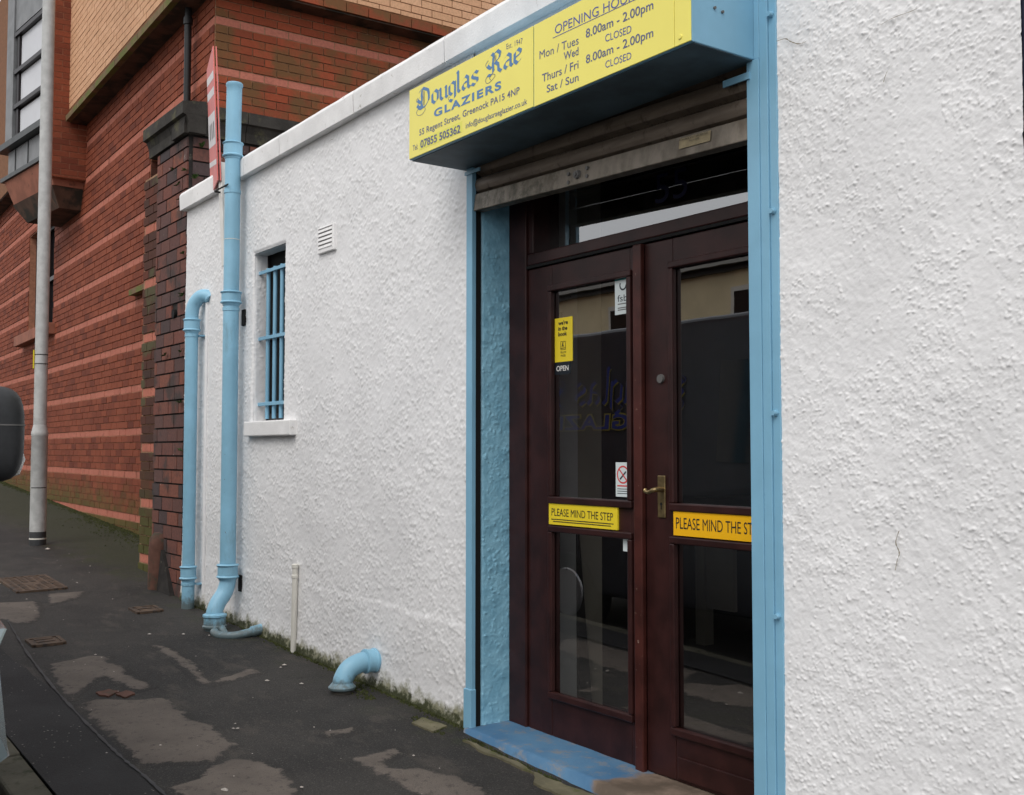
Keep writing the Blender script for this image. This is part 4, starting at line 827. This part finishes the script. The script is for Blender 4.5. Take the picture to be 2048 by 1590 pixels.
# ------------------------------------------------------------------ brick walls
f_px = 2180
cy_, sy_ = math.cos(R(YAW)), math.sin(R(YAW)); FWD = Vector((-sy_, cy_, 0)); RGT = Vector((cy_, sy_, 0))
def seen(p):
    v = p - CAM; z = v.dot(FWD)
    if z < .5: return 0
    px = 1024 + f_px * v.dot(RGT) / z; py = 902 - f_px * v.z / z
    if not (-20 < px < 2068 and -20 < py < 1610): return 0
    if p.y > .02:      # hidden behind the white shop front
        t = (0 - CAM.y) / v.y; q_ = CAM + v * t
        if q_.x > -7.85 and q_.z < 3.2: return 0
        if q_.x > -8.52 and q_.z < 3.75 and p.y > .25: return 0
    return 1 / z
class Wall:
    """bricks on one plane: origin O, along A, outward Nn"""
    def __init__(s, O, A, Nn): s.O = Vector(O); s.A = Vector(A); s.N = Vector(Nn)
    def P(s, a, n, z): return s.O + s.A * a + s.N * n + Vector((0, 0, z - s.O.z))
    def box(s, b, a0, a1, n0, n1, z0, z1, tone=None):
        pts = [s.P(a, n, z) for a in (a0, a1) for n in (n0, n1) for z in (z0, z1)]
        return b.add(pts, [(0, 1, 3, 2), (4, 6, 7, 5), (0, 4, 5, 1), (2, 3, 7, 6), (0, 2, 6, 4), (1, 5, 7, 3)], tone)
    def rects(s, a0, a1, z0, z1, L, H, zref, joint, holes=(), shift=0., rnd=0.):
        out = []; k0 = math.floor((z0 - zref) / H); k1 = math.ceil((z1 - zref) / H)
        for k in range(k0, k1):
            c0 = max(z0, zref + k * H); c1 = min(z1, zref + (k + 1) * H)
            if c1 - c0 < H * .35: continue
            a = a0 - (L / 2 if k % 2 else 0) + shift
            while a < a1:
                l = L * (1 + (random.uniform(-rnd, rnd) if rnd else 0)); b0, b1 = max(a0, a), min(a1, a + l); a += l
                parts = [(b0, b1)]
                for (h0, h1, hz0, hz1) in holes:
                    if (c0 + c1) / 2 < hz0 or (c0 + c1) / 2 > hz1: continue
                    nw = []
                    for (u, v) in parts:
                        if v <= h0 or u >= h1: nw.append((u, v)); continue
                        if u < h0: nw.append((u, h0))
                        if v > h1: nw.append((h1, v))
                    parts = nw
                for (u, v) in parts:
                    if v - u > .035: out.append((u + joint / 2, v - joint / 2, c0 + joint / 2, c1 - joint / 2, k))
        return out
UNIT = {}
def unit_cube(mat):
    if mat not in UNIT:
        b = MB(); b.box(-.5, .5, -.5, .5, -.5, .5); me = bpy.data.meshes.new('brick'); me.from_pydata(b.v, [], b.f); me.materials.append(M[mat]); UNIT[mat] = me
    return UNIT[mat]
def lay(root, todo, limit, stuff_name):
    """todo: (wall, rect, key, depth). The largest in view become bricks of their own, the rest one mesh per kind."""
    sc_ = []
    for (w, r, key, dep) in todo:
        c = w.P((r[0] + r[1]) / 2, dep, (r[2] + r[3]) / 2); v = c - CAM
        vis = seen(c); vis = 0 if vis and v.dot(w.N) > 0 else vis
        sc_.append(vis * vis * (r[1] - r[0]) * (r[3] - r[2]) * abs(v.normalized().dot(w.N)) if vis else 0)
    order = np.argsort(-np.array(sc_)); pick = {int(i) for i in order[:limit] if sc_[int(i)] > 0}
    bulk = {}
    for i, (w, r, key, dep) in enumerate(todo):
        j = random.uniform(-.0012, .0022); n1 = dep + j
        if i in pick:
            o = bpy.data.objects.new('brick', unit_cube(key + '_obj')); put(o, root)
            c = w.P((r[0] + r[1]) / 2, n1 - .02, (r[2] + r[3]) / 2); A = w.A * (r[1] - r[0]); N_ = w.N * .04; Z = Vector((0, 0, r[3] - r[2]))
            if A.cross(N_).z < 0: A = -A
            m = Matrix(((A.x, N_.x, Z.x, c.x), (A.y, N_.y, Z.y, c.y), (A.z, N_.z, Z.z, c.z), (0, 0, 0, 1))); o.matrix_basis = m
        else:
            w.box(bulk.setdefault(key, MB()), r[0], r[1], n1 - .04, n1, r[2], r[3], random.random())
    for key, b in bulk.items(): tag(b.build(stuff_name, M[key + '_attr'], root), kind='stuff')

a_ = R(1.8); RL = Vector((-math.cos(a_), math.sin(a_), 0)); RN = Vector((math.sin(a_), math.cos(a_), 0))
P0 = Vector((-9.45, .795, 0)); H_ = .4625 / 6; ZR = .62 - H_      # band course lies just below .62 + n * .4625
front = Wall(P0, RL, -RN); gab = Wall(P0, RN, -RL)
redb = thing('red_brick_building', (P0.x, P0.y, gz(P0.x, P0.y)), 'large red brick block with pale bands and buff upper storey behind the lamp post', 'building')
SOF = 5.47; OV = .22
HOLE = [(.9, 2.0, 3.12, 4.36), (6.75, 8.6, 3.10, 4.62)]
todo = []
def kinds(rs, wall, body, dep=.011):
    for r in rs:
        band = r[4] % 6 == 0
        todo.append((wall, r, 'band' if band else body, dep - (.008 if band else 0)))
kinds(front.rects(0, 11.5, .25, SOF, .235, H_, ZR, .010, HOLE), front, 'red')
kinds(gab.rects(0, 4.6, 2.75, SOF, .235, H_, ZR, .010), gab, 'gab')
pilw = Wall((-8.40, .17, 0), (-1, 0, 0), (0, -1, 0))
kinds(pilw.rects(0, .97, .15, 3.62, .235, H_, ZR - .18, .010), pilw, 'pil')
tfront = Wall(P0 + RL * -OV - RN * OV, RL, -RN); tgab = Wall(P0 + RL * -OV - RN * OV, RN, -RL)
for r in tfront.rects(0, 5.14, SOF + .16, 9.0, .235, H_, ZR, .009): todo.append((tfront, r, 'tan', .005))
for r in tfront.rects(7.9, 8.6, SOF + .16, 9.0, .235, H_, ZR, .009): todo.append((tfront, r, 'tan', .005))
for r in tgab.rects(0, 5.0, SOF + .11, 9.0, .235, H_, ZR, .009): todo.append((tgab, r, 'tan', .005))
for r in tgab.rects(0, 5.0, SOF, SOF + .10, .235, .1, SOF, .009): todo.append((tgab, r, 'gab', .012))
lay(redb, todo, 298, 'brickwork')
# mortar planes and the solid behind
def wslab(wall, pieces, name, mat, n0=-.25, n1=0.):
    b = MB()
    for (a0, a1, z0, z1) in pieces: wall.box(b, a0, a1, n0, n1, z0, z1)
    return b.build(name, mat, redb)
wslab(front, [(.26, .9, -.2, SOF), (.9, 2.0, -.2, 3.12), (.9, 2.0, 4.36, SOF), (2.0, 6.75, -.2, SOF), (6.75, 8.6, -.2, 3.10), (6.75, 8.6, 4.62, SOF), (8.6, 26, -.2, SOF)], 'wall', M['mortar'])
wslab(gab, [(0, 6, -.2, SOF)], 'wall', M['mortar_d'])
wslab(pilw, [(.0, .97, -.2, 3.62)], 'pilaster', M['mortar_d'], -.45)
wslab(tfront, [(0, 5.14, SOF + .005, 9.0), (7.9, 26, SOF + .005, 9.)], 'upper_wall', M['mortar_t'], -.24)
wslab(tgab, [(.245, 6, SOF + .005, 9.0)], 'upper_wall', M['mortar_t'], -.24)
b = MB(); tfront.box(b, .01, 26, -1.2, -.012, SOF - .01, SOF + .004); tgab.box(b, .6, 6, -1.3, -.012, SOF - .012, SOF + .002); b.build('soffit', M['soffit'], redb)
# sloping mossy stone course under the buff storey, cut in lengths
a = 0.0
while a < 5.0:
    l = min(.9, 5.1 - a); b = MB(); pts = [tfront.P(x, n, z) for x in (a + .004, a + l - .004) for (n, z) in ((-.02, SOF - .005), (.05, SOF - .005), (.055, SOF + .06), (-.02, SOF + .155))]
    b.add(pts, [(0, 1, 2, 3), (7, 6, 5, 4), (0, 4, 5, 1), (1, 5, 6, 2), (2, 6, 7, 3), (3, 7, 4, 0)]); b.build('sill_stone', M['sillstone'], redb); a += .9
# blind window beside the pilaster: jamb, sill
b = MB(); front.box(b, .9, 2.0, -.25, -.20, 3.1, 4.4); b.build('blind_panel', M['mortar_d'], redb)
for k in range(16):
    z0 = 3.13 + k * H_
    b = MB(); front.box(b, 1.985, 2.0035, -.20, -.002, z0, z0 + H_ - .01); b.build('jamb_brick', unit_cube('pil_obj').materials[0], redb)
b = MB(); pts = [front.P(x, n, z) for x in (.9, 2.44) for (n, z) in ((-.2, 2.97), (.09, 2.97), (.09, 3.03), (-.2, 3.14))]
b.add(pts, [(0, 1, 2, 3), (7, 6, 5, 4), (0, 4, 5, 1), (1, 5, 6, 2), (2, 6, 7, 3), (3, 7, 4, 0)]); b.build('window_sill', M['sillstone'], redb)
# ground floor window behind the lamp post
wn = MB(); front.box(wn, 6.75, 8.6, -.16, -.14, 3.10, 4.62); wn = wn.build('window', M['tint'], redb)
b = MB()
for (u, v, z0, z1) in ((6.75, 6.83, 3.1, 4.62), (8.52, 8.6, 3.1, 4.62), (7.63, 7.71, 3.1, 4.62), (6.8305, 7.6295, 3.80, 3.86), (7.7105, 8.5195, 3.8, 3.86), (6.8305, 7.6295, 3.10, 3.16), (7.7105, 8.5195, 3.1, 3.16), (6.8305, 7.6295, 4.56, 4.62), (7.7105, 8.5195, 4.56, 4.62)): front.box(b, u, v, -.139, -.09, z0, z1)
b.build('frame', M['wframe'], wn)
b = MB(); front.box(b, 6.6, 9.0, -.1, .14, 2.93, 3.09); b.build('window_sill', M['terra'], redb, bevel=.01)
# oriel with lead cladding
r_ = R(5.7); BL = Vector((-math.cos(r_), -math.sin(r_), 0)); BN = Vector((-math.sin(r_), math.cos(r_), 0)); B0 = P0 + RL * 4.92 - RN * .42; B0.z = 0
bay = Wall(B0, BL, -BN); ori = MB(); bay.box(ori, .02, 1.75, -.6, -.002, 4.95, 5.40); ori = ori.build('oriel', M['lead'], redb)
for u in (.35, .90, 1.42):
    b = MB(); bay.box(b, u, u + .012, -.004, .012, 5.06, 5.40); b.build('lead_roll', M['leadd'], ori)
b = MB(); bay.box(b, .0, 1.95, -.5, .10, 5.415, 5.50); b.build('upper_sill', M['leadd'], ori)
b = MB(); bay.box(b, .0, 1.85, -.5, .07, 4.99, 5.045); b.build('lower_sill', M['leadd'], ori)
b = MB(); bay.box(b, .02, 1.75, -.6, -.02, 5.505, 9.0); b.build('oriel_core', M['wframe'], ori)
b = MB(); bay.box(b, 1.45, 1.74, -.019, .05, 5.505, 9.0); b.build('lead_mullion', M['lead'], ori)
b = MB(); bay.box(b, .02, .30, -.019, .04, 5.505, 9.0); b.build('lead_mullion', M['lead'], ori)
b = MB(); bay.box(b, .305, 1.445, -.019, .03, 7.02, 9.0); b.build('lead_panel', M['lead'], ori)
for (z0, z1) in ((5.56, 5.90), (6.00, 6.40), (6.48, 6.92)):
    b = MB(); bay.box(b, .34, 1.30, -.019, -.010, z0, z1); b.build('pane', M['blind'], ori)
for z in (5.93, 6.41, 6.93): b = MB(); bay.box(b, .305, 1.445, -.019, .045, z, z + .055); b.build('glazing_bar', M['wframe'], ori)
b = MB(); bay.box(b, 1.31, 1.40, -.019, .02, 5.505, 7.0); b.build('frame_post', M['wframe'], ori)
tb = MB(); pts = [bay.P(x, n, z) for z, xa, xb, na in ((4.66, .06, 1.62, -.05), (4.985, .02, 1.76, .04)) for x, n in ((xa, na), (xb, na), (xb, -.6), (xa, -.6))]
tb.add(pts, [(3, 2, 1, 0), (4, 5, 6, 7), (0, 1, 5, 4), (1, 2, 6, 5), (2, 3, 7, 6), (3, 0, 4, 7)]); tb.build('terracotta_base', M['terra'], ori)
b = MB(); pts = [bay.P(x, n, z) for z, xa, xb, na in ((4.40, .16, 1.40, -.16), (4.655, .06, 1.62, -.03)) for x, n in ((xa, na), (xb, na), (xb, -.6), (xa, -.6))]
b.add(pts, [(3, 2, 1, 0), (4, 5, 6, 7), (0, 1, 5, 4), (1, 2, 6, 5), (2, 3, 7, 6), (3, 0, 4, 7)]); b.build('corbel', M['soffit'], ori)
rw = Wall(P0 + RL * 4.92 - RN * .42, RN, -RL); todo = []
for r in rw.rects(0, .42, 4.75, 9.0, .21, H_, ZR, .010): todo.append((rw, r, 'red', .006))
lay(ori, todo, 0, 'brickwork')
b = MB(); rw.box(b, 0, .42, -.16, 0, 4.75, 9.0); b.build('return_wall', M['mortar'], ori)
# black rainwater pipe
b = MB(); p = front.P(.50, .09, 0); b.lathe([(.033, 3.7), (.033, 5.30), (.043, 5.305), (.043, 5.37), (.033, 5.375), (.033, SOF)], p.x, p.y, 18); b.build('rainwater_pipe', M['drain'], redb, smooth=True)

# ------------------------------------------------------------------ old brick pier beside the shop
old = thing('old_brick_pier', (-8.15, .1, gz(-8.15, .1)), 'old dark purple brick pier with stone cornice between shop and red building', 'pier')
of = Wall((-7.825, .012, 0), (-1, 0, 0), (0, -1, 0)); og = Wall((-7.825, .012, 0), (0, 1, 0), (1, 0, 0)); todo = []
HO = .1035
for r in of.rects(0, .70, .12, 3.62, .222, HO, .02, .013, [(.18, .30, 2.27, 2.37)], rnd=.12): todo.append((of, r, 'old', .012))
for r in og.rects(0.02, 2.6, 2.95, 3.62, .222, HO, .02, .013, rnd=.12): todo.append((og, r, 'old', .012))
lay(old, todo, 290, 'brickwork')
b = MB(); of.box(b, .0, .70, -2.6, 0, -.1, 3.63); b.build('core', M['mortar_old'], old)
b = MB(); b.tube([(-8.065, -.012, 2.325), (-8.065, .01, 2.325)], .034, 16); b.build('weep_hole', M['black'], old)
for (a0, a1) in ((-.075, .32), (.325, .86)):
    b = MB(); pts = [of.P(a, n, z) for a in (a0, a1) for (n, z) in ((-.1, 3.63), (.026, 3.63), (.030, 3.70), (.050, 3.752), (.078, 3.762), (.078, 3.85), (-.1, 3.875))]
    b.add(pts, [tuple(range(7)), tuple(range(13, 6, -1))] + [(i, 7 + i, 7 + (i + 1) % 7, (i + 1) % 7) for i in range(7)]); b.build('cornice_stone', M['stone'], old)
for (a0, a1) in ((-.05, .42), (.425, .95), (.955, 1.5), (1.505, 2.2)):
    b = MB(); pts = [og.P(a, n, z) for a in (a0, a1) for (n, z) in ((-.25, 3.632), (.026, 3.632), (.030, 3.702), (.050, 3.754), (.076, 3.764), (.076, 3.852), (-.25, 3.873))]
    b.add(pts, [tuple(range(7)), tuple(range(13, 6, -1))] + [(i, 7 + i, 7 + (i + 1) % 7, (i + 1) % 7) for i in range(7)]); b.build('cornice_stone', M['stone'], old)
cl = MB(); g0 = gz(-8.3, 0)
cl.lathe([(.075, g0 - .03), (.085, g0 + .30), (.080, g0 + .38), (.055, g0 + .42)], -8.32, -.01, 18, (.03, .03)); tag(cl.build('clay_guard', M['oldclay'], smooth=True), 'upright broken terracotta piece at the foot of the dark pier', 'clay guard')
cl = MB(); cl.hexa([(-8.22, -.05, g0 - .02), (-7.95, -.04, g0 - .03), (-7.95, .02, g0 - .03), (-8.22, .02, g0 - .02), (-8.2, -.03, g0 + .30), (-8.1, -.02, g0 + .16), (-8.1, .02, g0 + .16), (-8.2, .02, g0 + .3)]); tag(cl.build('broken_slab', M['mortar_old']), 'dark broken slab leaning at the foot of the pier', 'slab')

# ------------------------------------------------------------------ moss and weeds
def moss_strip(b, path, n, w, size, zfun):
    for k in range(n):
        t = random.random() * (len(path) - 1); i = int(t); u = t - i
        x = path[i][0] * (1 - u) + path[i + 1][0] * u; y = path[i][1] * (1 - u) + path[i + 1][1] * u - abs(random.gauss(0, w)); z = zfun(x, y); s = random.uniform(.3, 1) * size
        a0 = random.random() * 6.28; m = 5
        ring = [(x + s * random.uniform(.5, 1) * math.cos(a0 + j * 6.28 / m), y + s * random.uniform(.4, .8) * math.sin(a0 + j * 6.28 / m), z - .004) for j in range(m)]
        b.add(ring + [(x + random.uniform(-.3, .3) * s, y + random.uniform(-.3, .3) * s, z + s * random.uniform(.3, .9))], [(j, (j + 1) % m, m) for j in range(m)])
b = MB(); zf = lambda x, y: float(gs(x, y)) + .004
dens = [(-7.75, -.012), (-7.2, -.014), (-6.4, -.016), (-5.9, -.018), (-5.2, -.02), (-4.6, -.02), (-4.06, -.018)]
moss_strip(b, dens, 1100, .010, .010, zf); moss_strip(b, [(-6.2, -.02), (-4.3, -.02)], 260, .02, .011, zf); moss_strip(b, [(-5.0, -.05), (-4.7, -.12)], 160, .04, .010, zf)
moss_strip(b, [(-4.35, -.10), (-4.05, -.13)], 120, .02, .009, zf); moss_strip(b, [(-3.95, -.07), (-3.3, -.085)], 220, .014, .009, zf)
tag(b.build('moss', M['moss']), 'green moss creeping along the foot of the white wall', 'moss', kind='stuff')
b = MB(); base = [(front.P(s_, .02, 0).x, front.P(s_, .02, 0).y) for s_ in np.linspace(.2, 11, 12)]
moss_strip(b, base, 2200, .05, .020, zf); moss_strip(b, [base[1], base[4]], 700, .16, .016, zf)
tag(b.build('moss', M['moss']), 'mossy growth along the foot of the red brick wall', 'moss', kind='stuff')
def weed(p, n, s, label):
    b = MB()
    for k in range(n):
        a0 = random.uniform(0, 6.28); l = s * random.uniform(.5, 1); d = Vector((math.cos(a0), math.sin(a0) * .7 - .5, random.uniform(-.2, .9))).normalized(); sd_ = d.cross(Vector((0, 0, 1))).normalized() * l * .22
        o = Vector(p); m = o + d * l * .55 + Vector((0, 0, .15 * l)); e = o + d * l
        b.add([o, m - sd_, e, m + sd_], [(0, 1, 2, 3)])
    o = b.build('weed_tuft', M['weed']); return tag(o, label, 'weed', 'small weeds rooted in the pier joints')
ORD = ('topmost', 'second', 'third', 'fourth', 'fifth', 'sixth', 'lowest')
for i, (x, z) in enumerate([(-7.85, 3.36), (-7.88, 3.15), (-7.84, 2.74), (-7.85, 2.43), (-7.86, 2.02), (-7.85, 1.65), (-7.85, 1.3)]):
    weed((x, -.015, z), 9, random.uniform(.03, .06), ORD[i] + ' of the green weeds along the pier edge beside the white wall')
for (x, z, l) in [(-8.1, 3.42, 'upper left weed on the pier front just below the cornice'), (-8.0, 3.28, 'weed on the pier front level with the coping'), (-8.22, 2.02, 'lone weed on the pier front below the round hole')]:
    weed((x, -.015, z), 9, random.uniform(.03, .06), l)
for (y, z, l) in [(.10, 3.54, 'weed under the cornice on the pier side, nearest its corner'), (.34, 3.50, 'weed under the cornice on the pier side, behind the red board'), (.05, 3.30, 'weed low on the pier side just above the coping')]:
    weed((-7.80, y, z), 12, .06, l)

# ------------------------------------------------------------------ lamp post
LX, LY = -11.346, -.208; lg = gz(LX, LY)
lp = thing('lamp_post', (LX, LY, lg), 'grey galvanised lamp post with wide base on the pavement', 'lamp post')
b = MB(); b.lathe([(.0755, lg + .13), (.0755, 1.44), (.079, 1.445), (.079, 1.475), (.072, 1.50), (.0605, 1.555)], LX, LY, 32); b.build('base', M['galv'], lp, smooth=True)
b = MB(); b.lathe([(.0775, lg - .05), (.0775, lg + .13), (.0755, lg + .131)], LX, LY, 32); b.build('root_band', M['galvd'], lp, smooth=True)
b = MB(); b.lathe([(.0765, lg + .055), (.0782, lg + .056), (.0782, lg + .070), (.0765, lg + .071)], LX, LY, 32); b.build('painted_ring', M['pvc'], lp)
b = MB(); b.lathe([(.0605, 1.555), (.0595, 3.0), (.058, 8.0)], LX, LY, 32); b.build('shaft', M['galv'], lp, smooth=True)
b = MB(); b.tube(curve_pts([(LX, LY, 8.0), (LX, LY - .05, 8.4), (LX, LY - .5, 8.75), (LX, LY - 1.1, 8.8)], 5), .04, 14); b.build('arm', M['galv'], lp, smooth=True)
b = MB(); b.hexa([(LX - .12, LY - 1.8, 8.72), (LX + .12, LY - 1.8, 8.72), (LX + .12, LY - 1.05, 8.72), (LX - .12, LY - 1.05, 8.72), (LX - .06, LY - 1.75, 8.86), (LX + .06, LY - 1.75, 8.86), (LX + .06, LY - 1.05, 8.86), (LX - .06, LY - 1.05, 8.86)]); b.build('lantern', M['galv'], lp, bevel=.02)
b = MB()
for k in range(14):
    a0 = R(-75 + k * 9); b.add([(LX + .0762 * math.cos(a), LY + .0762 * math.sin(a), z) for a, z in ((a0, .938), (a0 + R(9), .938), (a0 + R(9), .946), (a0, .946))], [(0, 1, 2, 3)])
b.build('door_gap', M['black'], lp)
rv = Vector((CAM.x - LX, CAM.y - LY, 0)).normalized(); lv = Vector((rv.y, -rv.x, 0)); lv = lv if lv.dot(RGT) < 0 else -lv
p = Vector((LX, LY, 0)) + lv * .064 + rv * .012
b = MB(); b.hexa([tuple(p + lv * a + rv * c + Vector((0, 0, z))) for z in (2.105, 2.285) for a, c in ((0, 0), (.012, 0), (.012, -.09), (0, -.09))]); b.build('number_tag', M['tagy'], lp)
for z in (2.15, 2.24): b = MB(); b.lathe([(.0607, z - .004), (.0625, z - .0035), (.0625, z + .0035), (.0607, z + .004)], LX, LY, 28); b.build('tag_strap', M['black'], lp)

# ------------------------------------------------------------------ parked van, nose towards the camera
VG = gz(-4.5, -3) - .125
van = thing('parked_van', (-4.6, -3.05, VG), 'dark grey lettered van at the kerb, only mirror and bumper corner in view', 'van')
VY0, VY1 = -4.00, -2.125
prof = [(-7.35, .32), (-7.38, .9), (-7.33, 1.9), (-7.25, 2.22), (-7.05, 2.30), (-4.75, 2.30), (-4.42, 2.22), (-3.72, 1.30), (-2.80, 1.06), (-2.60, .90), (-2.52, .62), (-2.52, .32)]
v = []; n = len(prof)
def inset(z): return 0 if z < 1.1 else .10 * ((z - 1.1) / 1.2) ** 1.3
YV = []
for ysgn in (0, 1):
    for (x, z) in prof:
        i_ = inset(z); nose = .10 * max(0, (x + 3.0) / .5) if x > -3.0 else 0
        YV.append((x, (VY0 + i_ + nose) if ysgn == 0 else (VY1 - i_ - nose), VG + z))
b = MB(); b.add(YV, [tuple(range(n)), tuple(range(2 * n - 1, n - 1, -1))] + [(i, n + i, n + (i + 1) % n, (i + 1) % n) for i in range(n)]); b.build('body', M['vanpaint'], van, smooth=False, bevel=.05, seg=4)
b = MB(); b.add([(x, y, VG + z) for x, y, z in ((-2.50, VY1 - .10, .25), (-2.46, VY1 - .22, .25), (-2.46, VY0 + .22, .25), (-2.50, VY0 + .1, .25), (-3.05, VY0 - .012, .25), (-3.05, VY1 + .012, .25),
    (-2.50, VY1 - .10, .66), (-2.46, VY1 - .22, .66), (-2.46, VY0 + .22, .66), (-2.50, VY0 + .1, .66), (-3.05, VY0 - .012, .60), (-3.05, VY1 + .012, .60))],
    [(5, 4, 3, 2, 1, 0), (6, 7, 8, 9, 10, 11)] + [(i, (i + 1) % 6, (i + 1) % 6 + 6, i + 6) for i in range(6)]); b.build('bumper', M['vanblack'], van, bevel=.03, seg=3)
for (yy, sg) in ((VY1, 1), (VY0, -1)):
    b = MB(); b.add([(x, yy - sg * d, VG + z) for x, d, z in ((-2.56, .11, .70), (-2.66, .035, .71), (-3.05, -.006, .76), (-3.12, -.006, .98), (-2.75, .03, .98), (-2.58, .12, .88))] +
                     [(x, yy - sg * (d + .10), VG + z) for x, d, z in ((-2.56, .11, .70), (-2.66, .035, .71), (-3.05, -.006, .76), (-3.12, -.006, .98), (-2.75, .03, .98), (-2.58, .12, .88))],
                     [tuple(range(6)), tuple(range(11, 5, -1))] + [(i, i + 6, (i + 1) % 6 + 6, (i + 1) % 6) for i in range(6)]); b.build('headlight', M['lens'], van, bevel=.008)
    b = MB(); yq = yy + sg * .004; b.add([(x, yq - sg * inset(z), VG + z) for x, z in ((-3.95, 1.28), (-5.0, 1.32), (-5.0, 1.98), (-4.52, 1.98))], [(0, 1, 2, 3)]); b.build('side_window', M['tint'], van)
    for xw in (-3.35, -6.55):
        w = MB(); w.tube([(xw, yy - sg * .20, VG + .32), (xw, yy - sg * .01, VG + .32)], .32, 32); w = w.build('wheel', M['tyre'], van, smooth=True, bevel=.03)
        b = MB(); b.tube([(xw, yy - sg * .03, VG + .32), (xw, yy + sg * .001, VG + .32)], [.20, .17], 24); b.build('hub', M['steel'], w, smooth=True)
    # door mirror
    my = yy + sg * .085; v2 = []; nu, nv = 24, 14
    for i in range(nv + 1):
        ph = math.pi * i / nv - math.pi / 2
        for j in range(nu):
            th = 2 * math.pi * j / nu; sp_ = lambda c, e: math.copysign(abs(c) ** e, c)
            v2.append((-4.10 + .085 * sp_(math.cos(ph), .45) * sp_(math.cos(th), .6), my + sg * .06 + .125 * sp_(math.cos(ph), .5) * sp_(math.sin(th), .55), 1.358 + .166 * sp_(math.sin(ph), .62)))
    mm = MB(); mm.add(v2, [(i * nu + j, i * nu + (j + 1) % nu, (i + 1) * nu + (j + 1) % nu, (i + 1) * nu + j) for i in range(nv) for j in range(nu)]); mm = mm.build('mirror', M['mirrorshell'], van, smooth=True)
    rg_ = [(-4.10 + .0868 * math.copysign(abs(math.cos(t)) ** .6, math.cos(t)), my + sg * .06 + .1272 * math.copysign(abs(math.sin(t)) ** .55, math.sin(t))) for t in np.linspace(0, 2 * math.pi, 33)[:-1]]
    b = MB(); b.add([(x_, y_, z_) for z_ in (1.386, 1.391) for x_, y_ in rg_], [(i, (i + 1) % 32, (i + 1) % 32 + 32, i + 32) for i in range(32)]); b.build('seam_highlight', M['iron'], mm)  # seam ring with its highlight line put into a lighter grey
    b = MB(); b.box(-4.14, -4.06, min(yy - sg * .05, my), max(yy - sg * .05, my), 1.24, 1.30); b.build('mirror_arm', M['vanblack'], mm, bevel=.015)
    b = MB(); b.tube([(-4.155, my + sg * .13, 1.198), (-4.16, my + sg * .178, 1.225), (-4.165, my + sg * .196, 1.27), (-4.165, my + sg * .192, 1.315)], [.004, .014, .012, .003], 10); b.build('indicator_lens', M['lensw'], mm, smooth=True)
b = MB(); b.add([(x, y, VG + z) for x, y, z in ((-3.80, VY1 - .12, 1.385), (-3.80, VY0 + .12, 1.385), (-4.41, VY0 + .2, 2.185), (-4.41, VY1 - .2, 2.185))], [(0, 1, 2, 3)])
b.v = [(x + .02, y, z + .022) for x, y, z in b.v]; b.build('windscreen', M['tint'], van)
b = MB(); b.box(-2.515, -2.47, VY0 + .5, VY1 - .5, VG + .70, VG + .84); b.build('grille', M['vanblack'], van, bevel=.01)
# company lettering on the pavement side, read from the pavement
def side_text(s, xa, xb, zb, cap, bold, mat, dy):
    v, f = text_verts(s, bold, 1.1); u = (v[:, 0] - v[:, 0].min()) / np.ptp(v[:, 0])
    zz = zb + v[:, 1] * cap / _cap; b = MB(); b.add([(xa + (xb - xa) * q_, VY1 + dy - inset(z_ - VG), z_) for q_, z_ in zip(u, zz)], f); b.build('lettering', mat, van)
side_text('GLAZIERS', -5.85, -7.15, 1.46, .105, .075, M['yelo'], .006); side_text('GLAZIERS', -5.86, -7.14, 1.462, .100, .03, M['bluel'], .010)
def side_black(s, xa, xb, zb, xh, nib, mat, dy):
    n0 = set(bpy.data.objects); black_letter(van, s, 0, 1, 0, 1, 0, mat, mat, nib=nib)
    for o in set(bpy.data.objects) - n0:
        for vv_ in o.data.vertices:
            z_ = zb + vv_.co.z * xh; vv_.co = Vector((xa + (xb - xa) * vv_.co.x, VY1 + dy - inset(z_ - VG) - vv_.co.y * 1, z_))
side_black('Douglas', -5.35, -6.50, 1.64, .17, .25, M['yelo'], .006); side_black('Douglas', -5.35, -6.50, 1.645, .17, .17, M['bluel'], .010)
side_black('Rae', -6.68, -7.22, 1.64, .17, .17, M['bluel'], .010)

# ------------------------------------------------------------------ house across the street (seen in the door glass)
OG = gz(-14, -13) - .125
op = thing('opposite_house', (-15, -13, OG), 'cream rendered house across the street, seen only as a reflection in the door glass', 'house')
b = MB(); b.box(-30, -6, -21, -13, OG - .5, 4.95); b.build('wall', M['cream'], op)
b = MB(); b.add([(x, y, z) for x in (-30.4, -5.6) for y, z in ((-12.7, 4.96), (-17.0, 6.35), (-21.3, 4.96))], [(0, 1, 2), (5, 4, 3), (0, 3, 4, 1), (1, 4, 5, 2), (2, 5, 3, 0)]); b.build('roof', M['slate'], op)
for xw in (-25, -21.5, -18, -14.3, -11, -8.5):
    for zw in (1.6, 3.78):
        w = MB(); w.box(xw - .55, xw + .55, -12.99, -12.93, zw - .05, zw + .75); w = w.build('window', M['pvc'], op)
        b = MB(); b.box(xw - .45, xw + .45, -12.925, -12.91, zw + .05, zw + .65); b.build('pane', M['tint'], w)
b = MB(); b.box(-30.2, -5.8, -12.99, -12.85, 4.86, 4.955); b.build('gutter', M['drain'], op)
